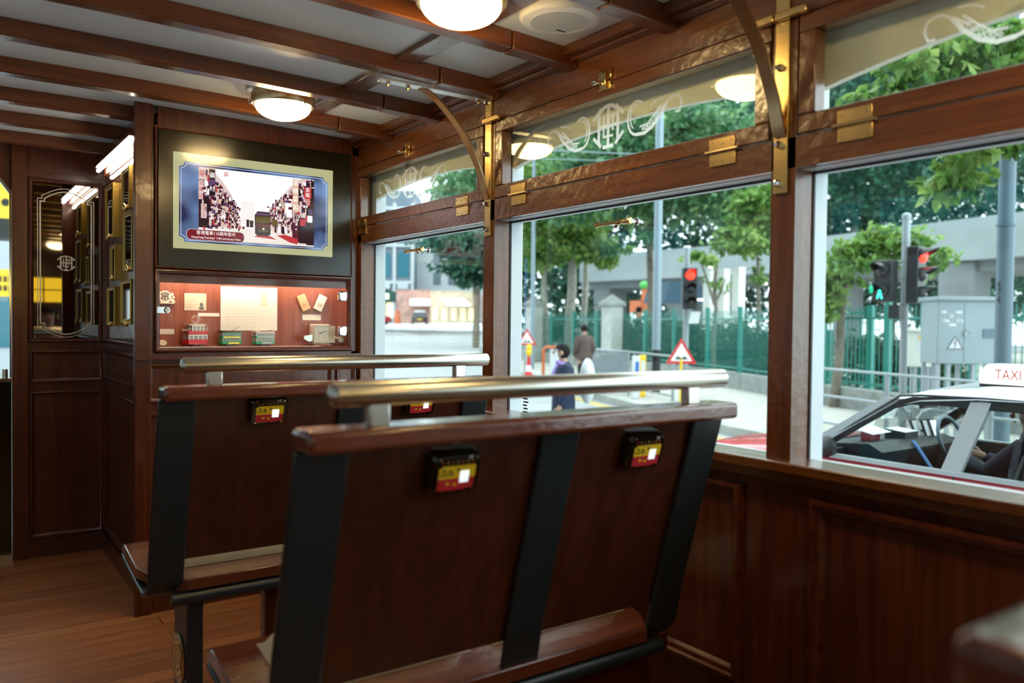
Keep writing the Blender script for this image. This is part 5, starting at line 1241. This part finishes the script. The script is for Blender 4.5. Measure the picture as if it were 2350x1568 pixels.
p = at(912, 735, 80); o = MB().lathe([(.35, 0), (.3, .8), (.22, .9), (.2, 1.3), (0, 1.35)], (p.x, p.y, at(912, 743, 80).z), n=16).build('street_bollard', 'orange_plastic'); tag(o, 'orange drum bollard between the red taxi and the dark car', 'bollard')
# yellow sign seen through the front doorway
t = thing('yellow_sign', 'yellow street sign with black marks seen through the doorway at the left edge', 'sign', (.5, 13.9, ROAD))
MB().box(.10, .96, 13.9, 13.95, 1.45, 1.84).build('board', 'yellow_plastic', t)
mb = MB()
for i in range(5):
    for j in range(2): mb.box(.60 + .065 * i, .645 + .065 * i, 13.895, 13.9, 1.53 + .13 * j, 1.61 + .13 * j)
mb.build('marks', 'ink', t); MB().cyl((.3, 13.93, ROAD), (.3, 13.93, 1.5), .04, n=10).build('post', 'post_grey', t)
t = thing('shop_board', 'yellow shop board with a black round mark, top of the doorway at the left', 'sign', (.2, 14.3, ROAD))
MB().box(-1, .99, 14.3, 14.36, 2.62, 3.4).build('board', 'yellow_plastic', t); MB().cyl((.85, 14.29, 2.86), (.85, 14.3, 2.86), .055, n=20).build('round_mark', 'ink', t); MB().box(-.9, -.8, 14.3, 14.4, ROAD, 2.7).build('post', 'post_grey', t)
MB().box(-1, 1.0, 14.3, 14.9, 2.33, 2.62).build('shade', 'sign_black', t)
t = thing('pale_shopfront', 'pale shopfront across the road, seen through the doorway at the left', 'building', (-1, 30, zroad(30)))
MB().box(-8, 3.2, 30, 34, zroad(30), 9).build('wall', 'stone_pale', t); mb = MB()
for i in range(6): mb.box(-7 + 1.7 * i, -5.8 + 1.7 * i, 29.95, 30, .2, 2.0)
mb.build('window', 'window_teal', t)

t = thing('added_street_block', 'long grey street block across the road, out of view, added to darken reflections and block sky light', 'building', (-11, 8, ROAD))  # unseen mass, put in and made tall to dim reflections and sky light
mat('block_grey', (.16, .15, .14), .8, var=.3, vscale=.5)
MB().box(-14, -9, -26, 29, ROAD, 21).build('wall', 'block_grey', t, smooth=0)
for i in range(9):
    for z in (2.6, 5.6): MB().box(-9, -8.97, -24 + 5.8 * i, -21 + 5.8 * i, z, z + 1.5).build('window', 'window_teal', t, smooth=0)
# ---------------------------------------------------------------- taxi
t = thing('taxi', 'red taxi with silver roof and lit roof sign, close outside the near window', 'taxi', (5.85, 2.5, ROAD))
XL, XR = 5.0, 6.69
mb = MB(); st = [(4.86, .52, .70), (4.80, .45, .79), (4.60, .30, .845), (4.10, .25, .905), (3.60, .25, .955), (3.36, .25, .985), (2.5, .22, .985), (1.6, .22, .985), (1.0, .25, .985), (.3, .3, .95), (.15, .45, .85)]
vs = []
for y, b, top in st:
    e = .10 if y in (4.86, .15) else 0
    sec = [(.10 + e, b), (.02 + e, b + .12), (e, .62), (.015 + e, top - .07), (.05 + e, top - .012), (.14 + e, top + (.02 if y > 3.4 else 0)), (.84, top + (.05 if y > 3.4 else 0)), (1.55 - e, top + (.02 if y > 3.4 else 0)), (1.64 - e, top - .012), (1.675 - e, top - .07), (1.69 - e, .62), (1.67 - e, b + .12), (1.59 - e, b)]
    vs += [(XL + a, y, ROAD + z) for a, z in sec]
n = 13; fs = []
for i in range(len(st) - 1):
    for j in range(n):
        if 4 <= j <= 7 and 4 <= i <= 7: continue
        fs.append((i*n + j, i*n + (j+1) % n, (i+1)*n + (j+1) % n, (i+1)*n + j))
fs += [list(range(n)), [(len(st)-1)*n + j for j in range(n)]]
mb.add(vs, fs); mb.build('lower_body', 'car_red', t, smooth=50)
mb = MB(); mb.box(XL - .006, XL + .05, .3, 3.33, ROAD + .952, ROAD + .978); mb.box(XR - .05, XR + .006, .3, 3.33, ROAD + .952, ROAD + .978); mb.box(XL - .004, XL + .01, .3, 4.4, ROAD + .60, ROAD + .66); mb.build('chrome_strip', 'silver', t)
MB().box(XL - .002, XL + .004, 2.437, 2.445, ROAD + .3, ROAD + .952).build('door_gap', 'sign_black', t)
# roof and pillars
rs_ = [(2.92, 1.392, .10), (2.70, 1.455, .09), (2.35, 1.492, .085), (1.9, 1.505, .085), (1.45, 1.49, .09), (1.1, 1.44, .11)]
vs = []
for y, z, e in rs_:
    vs += [(XL + a, y, ROAD + zz) for a, zz in ((e + .0, z - .075), (e + .03, z - .035), (e + .14, z - .004), (.845, z + .025), (1.69 - e - .14, z - .004), (1.69 - e - .03, z - .035), (1.69 - e, z - .075), (.845, z - .07))]
fs = []
for i in range(len(rs_) - 1):
    for j in range(8): fs.append((i*8 + j, i*8 + (j+1) % 8, i*8 + 8 + (j+1) % 8, i*8 + 8 + j))
fs += [list(range(8)), [40 + j for j in range(8)]]
mb = MB(); mb.add(vs, fs); mb.build('roof', 'silver', t, smooth=60)
def bar(mb, p, q, w, d):
    mb.add([(p[0] + a, p[1] + b, p[2]) for a, b in ((-d, -w), (d, -w), (d, w), (-d, w))] + [(q[0] + a, q[1] + b, q[2]) for a, b in ((-d, -w), (d, -w), (d, w), (-d, w))], [(3,2,1,0), (4,5,6,7), (0,1,5,4), (1,2,6,5), (2,3,7,6), (3,0,4,7)])
for s, x0, x1 in ((1, XL + .03, XL + .115), (-1, XR - .03, XR - .115)):
    mt = 'silver' if s == 1 else 'cab_black'
    mb = MB(); bar(mb, (x0, 3.47, ROAD + .985), (x1, 2.88, ROAD + 1.385), .060, .025); mb.build('front_pillar', mt, t)
    mb = MB(); bar(mb, (x0, 2.465, ROAD + .975), (x1, 2.335, ROAD + 1.405), .058, .02); mb.build('middle_pillar', mt, t)
    mb = MB(); bar(mb, (x0, 1.35, ROAD + .975), (x1, 1.30, ROAD + 1.41), .09, .02); mb.build('rear_pillar', mt, t)
mb = MB()
for a, b, c_, d_ in ((2.50, 3.36, 2.40, 2.84), (1.44, 2.41, 1.38, 2.28)):
    x0, x1 = XL + .036, XL + .112
    mb = MB(); mb.poly([(x0, a, ROAD + .978), (x0, b, ROAD + .978), (x1, d_, ROAD + 1.40), (x1, c_, ROAD + 1.40)]); mb.build('side_window', 'pane', t)
    x0, x1 = XR - .036, XR - .112
    mb = MB(); mb.poly([(x0, a, ROAD + .978), (x0, b, ROAD + .978), (x1, d_, ROAD + 1.40), (x1, c_, ROAD + 1.40)]); mb.build('side_window', 'pane', t)
mb = MB(); mb.poly([(XL + .10, 3.61, ROAD + .975), (XR - .10, 3.61, ROAD + .975), (XR - .16, 2.90, ROAD + 1.39), (XL + .16, 2.90, ROAD + 1.39)]); mb.build('windscreen', 'pane', t)
mb = MB(); mb.ribbon([(XL + .025, 3.30, ROAD + 1.04), (XL + .07, 3.02, ROAD + 1.235), (XL + .093, 2.86, ROAD + 1.345), (XL + .097, 2.76, ROAD + 1.378), (XL + .10, 2.60, ROAD + 1.388), (XL + .10, 2.36, ROAD + 1.388)], Vector((.15, .25, -.9)), .055, .006); mb.build('rain_visor', 'cab_black', t)
mb = MB(); mb.ribbon([(XL + .10, 2.30, ROAD + 1.388), (XL + .10, 1.45, ROAD + 1.388)], (.1, 0, -1), .06, .006); mb.build('rain_visor', 'cab_black', t)
mb = MB(); mb.tube([(XL + .02, 3.42, ROAD + .99), (XL + .088, 2.83, ROAD + 1.405), (XL + .092, 2.7, ROAD + 1.418), (XL + .094, 2.3, ROAD + 1.428), (XL + .094, 1.4, ROAD + 1.42)], .008, 6); mb.build('drip_moulding', 'cab_black', t)
mb = MB(); mb.ell((XL - .10, 3.24, ROAD + 1.035), (.10, .055, .075)); mb.cyl((XL - .03, 3.24, ROAD + 1.0), (XL + .03, 3.27, ROAD + .99), .03, n=10); mb.build('wing_mirror', 'cab_black', t)
MB().ell((XL - .10, 3.19, ROAD + 1.035), (.085, .012, .06)).build('mirror_glass', 'mirror', t) if False else None
for y in (4.1, 1.2):
    for x in (XL + .02, XR - .20): MB().cyl((x, y, ROAD + .31), (x + .18, y, ROAD + .31), .31, n=24).build('wheel', 'tyre', t)
mb = MB(); mb.prism([(XL + .32, y, ROAD + z) for y, z in ((3.60, .95), (3.60, .99), (3.18, 1.03), (3.08, .98), (3.1, .80))], (1.05, 0, 0)); mb.build('dashboard', 'cab_black', t)
mb = MB(); mb.box(XL + .06, XR - .06, 1.0, 3.36, ROAD + .38, ROAD + .42).box(XL + .045, XL + .06, 1.0, 3.36, ROAD + .38, ROAD + .968).box(XR - .06, XR - .045, 1.0, 3.36, ROAD + .38, ROAD + .968).box(XL + .06, XR - .06, 3.355, 3.37, ROAD + .38, ROAD + .985)
mb.build('cabin_lining', 'cab_black', t)
mb = MB(); mb.prism([(XL + .06, y, ROAD + z) for y, z in ((2.44, .5), (3.3, .5), (3.3, .97), (2.46, .97))], (.03, 0, 0)); mb.build('door_trim', 'cab_black', t)
mb = MB(); mb.tube([(XR - .42 + .17 * math.cos(a), 3.08 + .06 * math.sin(a), ROAD + 1.0 + .17 * math.sin(a)) for a in [2 * PI * i / 24 for i in range(24)]], .014, 8, closed=True); mb.build('steering_wheel', 'post_dark', t)
for x, lab in ((XL + .42, 0), (XR - .42, 1)):
    mb = MB(); mb.box(x - .24, x + .24, 2.15, 2.65, ROAD + .42, ROAD + .62); mb.build('seat_base', 'cab_black', t, bevel=.04)
    mb = MB(); mb.prism([(x - .22, y, ROAD + z) for y, z in ((2.18, .58), (2.30, .58), (2.15, 1.12), (2.04, 1.12))], (.44, 0, 0)); mb.build('seat_back', 'cab_black', t, bevel=.03)
    MB().box(x - .12, x + .12, 2.00, 2.10, ROAD + 1.10, ROAD + 1.30).build('headrest', 'cab_black', t, bevel=.03)
MB().box(XL + .2, XR - .2, 1.15, 1.35, ROAD + .42, ROAD + 1.1).build('rear_seat', 'cab_black', t, bevel=.04)
MB().box(5.84 - .10, 5.84 + .10, 3.02, 3.05, ROAD + 1.27, ROAD + 1.33).build('rear_view_mirror', 'cab_black', t)
MB().prism([(5.55, y, ROAD + z) for y, z in ((3.38, 1.00), (3.38, 1.092), (3.30, 1.080), (3.30, 1.00))], (.12, 0, 0)).build('fare_meter', 'signal_red' if False else 'car_red', t)
mb = MB(); mb.poly([(5.48, 3.44, ROAD + 1.11), (5.72, 3.44, ROAD + 1.12), (5.72, 3.24, ROAD + 1.08), (5.48, 3.24, ROAD + 1.075)]); mb.build('clipboard', 'white_sheet', t)
MB().prism([(5.80, y, ROAD + z) for y, z in ((3.34, 1.0), (3.34, 1.09), (3.18, 1.075), (3.18, 1.0))], (.18, 0, 0)).build('dash_box', 'sign_black', t)
mb = MB(); mb.poly([(5.80, 3.34, ROAD + 1.091), (5.98, 3.34, ROAD + 1.091), (5.98, 3.18, ROAD + 1.076), (5.80, 3.18, ROAD + 1.076)]); mb.build('dash_paper', 'white_sheet', t)
for x, y in ((6.02, 3.22), (6.10, 3.18), (6.17, 3.16)):
    mb = MB(); mb.prism([(x, y, ROAD + 1.02), (x + .10, y, ROAD + 1.02), (x + .10, y + .05, ROAD + 1.15), (x, y + .05, ROAD + 1.15)], (0, .012, 0)); mb.build('phone_holder', 'cab_black', t)
    mb = MB(); mb.poly([(x + .01, y - .001, ROAD + 1.03), (x + .09, y - .001, ROAD + 1.03), (x + .09, y + .04, ROAD + 1.14), (x + .01, y + .04, ROAD + 1.14)]); mb.build('phone_screen', 'button_lit' if x > 6.1 else 'white_sheet', t)
mb = MB(); mb.tube([(5.80, 3.12, ROAD + 1.02), (5.76, 3.06, ROAD + .98), (5.66, 2.90, ROAD + .85), (5.55, 2.72, ROAD + .72)], .012, 6); mb.build('charging_cable', 'blue_paint', t)
mb = MB(); sx, sy = 5.84, 2.06
mat('sign_lit', (.95, .9, .85), .4, emit=(1, .93, .88), es=.8)
y0, y1 = 1.98, 2.10
sg = MB(); sg.prism([(XL + .32, y, ROAD + z) for y, z in ((2.46, 1.50), (2.43, 1.615), (2.41, 1.625), (2.0, 1.625), (1.98, 1.615), (1.95, 1.50))], (.20, 0, 0)); sgo = sg.build('roof_sign', 'sign_lit', t, bevel=.02)
text('lettering', 'TAXI', .088, 'sign_red', (XL + .319, 2.284, ROAD + 1.562), -ey, ez, sgo, squeeze=.78)
MB().box(XL + .32, XL + .52, 1.96, 2.45, ROAD + 1.485, ROAD + 1.503).build('sign_base', 'cab_black', t)

# ---------------------------------------------------------------- people
mat('skin', (.50, .30, .21), .5); mat('hair_black', (.008, .007, .007), .75, spec=.2); mat('coat_navy', (.012, .022, .060), .8); mat('scarf_violet', (.36, .24, .62), .8); mat('trousers_dark', (.02, .02, .025), .8); mat('jacket_brown', (.10, .065, .06), .8); mat('shirt_dark', (.02, .025, .05), .8); mat('shoe_black', (.01, .01, .01), .4)
def person(label, loc, rotz, S_, pose, coat, hem, hairlong):
    t = thing('person', label, 'person', loc)
    J = dict(pel=(0, 0, .92), waist=(0, 0, 1.05), chest=(0, -.01, 1.27), neckb=(0, -.005, 1.41), neckt=(0, .015, 1.48), head=(0, .03, 1.56), crown=(0, .02, 1.655))
    R = dict(pel=.135, waist=.120, chest=.135, neckb=.055, neckt=.050, head=.078, crown=.058)
    E = [('pel', 'waist'), ('waist', 'chest'), ('chest', 'neckb'), ('neckb', 'neckt'), ('neckt', 'head'), ('head', 'crown')]
    for s, n in ((-1, 'l'), (1, 'r')):
        pz = pose[n]
        J['sh' + n] = (s * .165, -.01, 1.36); R['sh' + n] = .062
        J['el' + n] = pz['el']; R['el' + n] = .044; J['wr' + n] = pz['wr']; R['wr' + n] = .029
        J['hip' + n] = (s * .085, 0, .86); R['hip' + n] = .095; J['kn' + n] = pz['kn']; R['kn' + n] = .058; J['an' + n] = pz['an']; R['an' + n] = .038
        a = Vector(pz['an']); J['toe' + n] = (a.x + s * .02, a.y + .15, a.z - .045); R['toe' + n] = .034
        E += [('chest', 'sh' + n), ('sh' + n, 'el' + n), ('el' + n, 'wr' + n), ('pel', 'hip' + n), ('hip' + n, 'kn' + n), ('kn' + n, 'an' + n), ('an' + n, 'toe' + n)]
        w = Vector(pz['wr']); d = (w - Vector(pz['el'])).normalized(); sd = Vector((0, 1, 0)) if abs(d.y) < .8 else Vector((0, 0, 1))
        J['pm' + n] = tuple(w + d * .055); R['pm' + n] = .030; E.append(('wr' + n, 'pm' + n))
        for q, (off, L) in enumerate(((-.028, .062), (-.010, .072), (.009, .068), (.027, .055))):
            b = w + d * .095 + sd * off; J['f%d%s' % (q, n)] = tuple(b); R['f%d%s' % (q, n)] = .010; J['g%d%s' % (q, n)] = tuple(b + d * L * .6 + Vector((-s * .012, 0, 0))); R['g%d%s' % (q, n)] = .0085; J['h%d%s' % (q, n)] = tuple(b + d * L + Vector((-s * .03, 0, 0))); R['h%d%s' % (q, n)] = .007
            E += [('pm' + n, 'f%d%s' % (q, n)), ('f%d%s' % (q, n), 'g%d%s' % (q, n)), ('g%d%s' % (q, n), 'h%d%s' % (q, n))]
        b = w + d * .05 + sd * .045; J['t0' + n] = tuple(b); R['t0' + n] = .011; J['t1' + n] = tuple(b + d * .04 + sd * .012); R['t1' + n] = .008
        E += [('pm' + n, 't0' + n), ('t0' + n, 't1' + n)]
    keys = list(J); idx = {k: i for i, k in enumerate(keys)}
    me = bpy.data.meshes.new('body'); me.from_pydata([Vector(J[k]) * S_ for k in keys], [(idx[a], idx[b]) for a, b in E], [])
    o = bpy.data.objects.new('body_tmp', me); C.objects.link(o)
    o.modifiers.new('Skin', 'SKIN'); sv = me.skin_vertices[0].data
    for k in keys: sv[idx[k]].radius = (R[k] * S_,) * 2; sv[idx[k]].use_root = (k == 'pel')
    o.modifiers.new('Sub', 'SUBSURF').levels = 2; o.modifiers['Sub'].render_levels = 2
    dg = bpy.context.evaluated_depsgraph_get(); dg.update(); bm_ = bpy.data.meshes.new_from_object(o.evaluated_get(dg)); bpy.data.objects.remove(o)
    # face details joined to the body surface
    mb = MB(); mb.v = [v.co.copy() for v in bm_.vertices]; mb.f = [list(p.vertices) for p in bm_.polygons]
    hc = Vector((0, .035, 1.56)) * S_
    sl = []
    for p in mb.f:
        c = sum((mb.v[i] for i in p), Vector()) / len(p)
        z = c.z / S_; arm = abs(c.x) / S_ > .15 and z < 1.30; hand = any((c - Vector(pose[n]['wr']) * S_).dot((Vector(pose[n]['wr']) - Vector(pose[n]['el'])).normalized()) > .0 and (c - Vector(pose[n]['wr']) * S_).length < .25 * S_ for n in 'lr')
        sl.append(0 if z > 1.42 or hand else (1 if z > .9 or (arm and z > .75) else (3 if z < .085 else 2)))
    mb.m = sl
    mb.ell(hc + Vector((0, .105, -.005)) * S_, [.013 * S_, .022 * S_, .020 * S_], 10, 8, 0)
    for s in (-1, 1):
        mb.ell(hc + Vector((s * .086, 0, -.005)) * S_, [.012 * S_, .022 * S_, .032 * S_], 10, 8, 0)
        mb.ell(hc + Vector((s * .032, .083, .018)) * S_, [.012 * S_, .006 * S_, .006 * S_], 10, 6, 4)
    mb.ell(hc + Vector((0, .085, -.045)) * S_, [.022 * S_, .008 * S_, .006 * S_], 10, 6, 5)
    mat('lip', (.35, .12, .10), .5) if 'lip' not in MATS else None
    mb.v = [v + Vector(loc) for v in mb.v]
    body = mb.build('body', ['skin', coat, 'trousers_dark', 'shoe_black', 'hair_black', 'lip'], t, smooth=80)
    # hair
    hb = MB(); prof = []
    k0 = len(hb.v); hb.ell((0, 0, 0), (.094 * S_, .108 * S_, .108 * S_), 18, 12)
    keep = []
    for f in hb.f:
        c = sum((hb.v[i] for i in f), Vector()) / len(f)
        if c.z > (.035 * S_ if c.y > .02 * S_ else (-.05 * S_ if not hairlong else -.085 * S_)): keep.append(f)
    hb.f = keep; hb.m = [0] * len(keep); hb.v = [v + hc + Vector((0, -.012, .012)) * S_ + Vector(loc) for v in hb.v]
    hb.build('hair', 'hair_black', t, smooth=80)
    # coat: closed shell round the torso
    cb = MB(); rings = []; N = 20
    for z, rx, ry, oy in ((hem, .205, .165, 0), (.95, .195, .155, 0), (1.08, .175, .14, 0), (1.25, .19, .145, -.005), (1.35, .175, .125, -.008), (1.40, .10, .085, -.005), (1.435, .075, .075, 0)):
        rings.append([(rx * math.cos(2*PI*i/N) * S_, (oy + ry * math.sin(2*PI*i/N)) * S_, z * S_) for i in range(N)])
    cb.add([Vector(p) + Vector(loc) for r in rings for p in r], [(k*N + i, k*N + (i+1) % N, (k+1)*N + (i+1) % N, (k+1)*N + i) for k in range(len(rings) - 1) for i in range(N)])
    cb.build('coat', coat, t, smooth=80)
    for n in 'lr':
        s = -1 if n == 'l' else 1
        sb = MB(); A, B_, C_ = (Vector((s * .158, -.01, 1.355)), Vector(pose[n]['el']), Vector(pose[n]['wr']))
        sb.tube([p * S_ + Vector(loc) for p in (A, A.lerp(B_, .5), B_, B_.lerp(C_, .5), C_.lerp(B_, .06))], [.075 * S_, .068 * S_, .060 * S_, .054 * S_, .048 * S_], 12); sb.build('sleeve', coat, t, smooth=80)
    t.rotation_euler = (0, 0, rotz)
    return t
walk = dict(l=dict(el=(-.215, -.03, 1.10), wr=(-.20, .05, .87), kn=(-.09, .13, .50), an=(-.09, .16, .085)), r=dict(el=(.215, -.08, 1.10), wr=(.20, -.04, .86), kn=(.09, -.02, .48), an=(.09, -.24, .10)))
w = at(1294, 850, 10.3); S1 = .95
wp = person('woman in dark navy coat and violet scarf walking left, short black hair and glasses', (w.x, w.y, ROAD), .95, S1, walk, 'coat_navy', .66, True)
lw = Vector((w.x, w.y, ROAD))
mb = MB(); mb.tube([lw + Vector((.075 * math.cos(a), .012 + .075 * math.sin(a), 1.40 + .025 * math.sin(a))) * S1 for a in [2*PI*i/16 for i in range(16)]], .030, 8, closed=True); mb.tube([lw + Vector((-.03, .075, 1.40)) * S1, lw + Vector((-.045, .145, 1.25)) * S1, lw + Vector((-.04, .16, 1.12)) * S1], .032, 8); mb.build('scarf', 'scarf_violet', wp, smooth=80)
mb = MB(); hc = Vector((0, .035, 1.56)) * S1
for s in (-1, 1):
    mb.tube([lw + hc + Vector((s * .034 + .024 * math.cos(a), .096, .016 + .018 * math.sin(a))) * S1 for a in [2*PI*i/14 for i in range(14)]], .0022, 5, closed=True); mb.tube([lw + hc + Vector((s * .058, .094, .018)) * S1, lw + hc + Vector((s * .09, .0, .018)) * S1], .002, 5)
mb.build('glasses', 'ink', wp)
bg = MB(); bg.ell((0, 0, 0), (.20, .10, .29), 18, 12)
bpos = lw + Matrix.Rotation(.95, 3, 'Z') @ Vector((.0, -.30, 1.12)); bg.v = [Matrix.Rotation(.95, 3, 'Z') @ v + bpos for v in bg.v]
bt = bg.build('shoulder_bag', 'white_sheet', None, smooth=80, origin=tuple(bpos)); tag(bt, 'large white rounded bag carried on the back of the woman in navy', 'bag')
st_ = dict(l=dict(el=(-.235, -.02, 1.10), wr=(-.20, .10, .92), kn=(-.09, .03, .49), an=(-.09, 0, .08)), r=dict(el=(.235, -.02, 1.10), wr=(.20, .10, .92), kn=(.09, .02, .49), an=(.09, 0, .08)))
w2 = at(1341, 780, 19.5); person('man in brown jacket standing with his back turned, looking into the park', (w2.x, w2.y, ZP), -.35, 1.0, st_, 'jacket_brown', .84, False)
sit = dict(l=dict(el=(-.24, .20, 1.16), wr=(-.16, .40, 1.22), kn=(-.12, .44, .86), an=(-.12, .66, .46)), r=dict(el=(.24, .18, 1.12), wr=(.17, .40, 1.20), kn=(.12, .44, .86), an=(.12, .66, .46)))
person('taxi driver in dark shirt with hands at the steering wheel', (XR - .42, 2.52, ROAD - .30), 0, .98, sit, 'shirt_dark', .90, False)

person('passenger in dark clothes seated behind the camera, seen only in the wall mirror', (.93, -.62, -.40), 0, 1.0, sit, 'shirt_dark', .90, False)
# ---------------------------------------------------------------- light and camera
wd = bpy.data.worlds.new('overcast'); bpy.context.scene.world = wd; wd.use_nodes = True
nt = wd.node_tree; bgd = nt.nodes['Background']
tc = nt.nodes.new('ShaderNodeTexCoord'); sp = nt.nodes.new('ShaderNodeSeparateXYZ'); rp = nt.nodes.new('ShaderNodeValToRGB')
nt.links.new(tc.outputs['Generated'], sp.inputs[0]); nt.links.new(sp.outputs['Z'], rp.inputs['Fac']); nt.links.new(rp.outputs['Color'], bgd.inputs['Color'])
rp.color_ramp.elements[0].color = (.72, .86, .92, 1); rp.color_ramp.elements[1].color = (.86, .97, 1, 1); rp.color_ramp.elements[1].position = .6
bgd.inputs['Strength'].default_value = 2.2
cam = bpy.data.cameras.new('camera'); co = bpy.data.objects.new('camera', cam); C.objects.link(co)
cam.sensor_width = 36; cam.lens = FPX / 2350 * 36; cam.clip_start = .02; cam.clip_end = 600
Mx = Matrix((MR[0], -MR[1], -MR[2])).transposed().to_4x4(); Mx.translation = CAM; co.matrix_world = Mx
cam.dof.use_dof = True; cam.dof.focus_distance = 2.95; cam.dof.aperture_fstop = 2.4
sc_ = bpy.context.scene; sc_.camera = co
sc_.view_settings.view_transform = 'Standard'; sc_.view_settings.look = 'None'; sc_.view_settings.gamma = 1; sc_.view_settings.exposure = .9; sc_.view_settings.use_curve_mapping = False
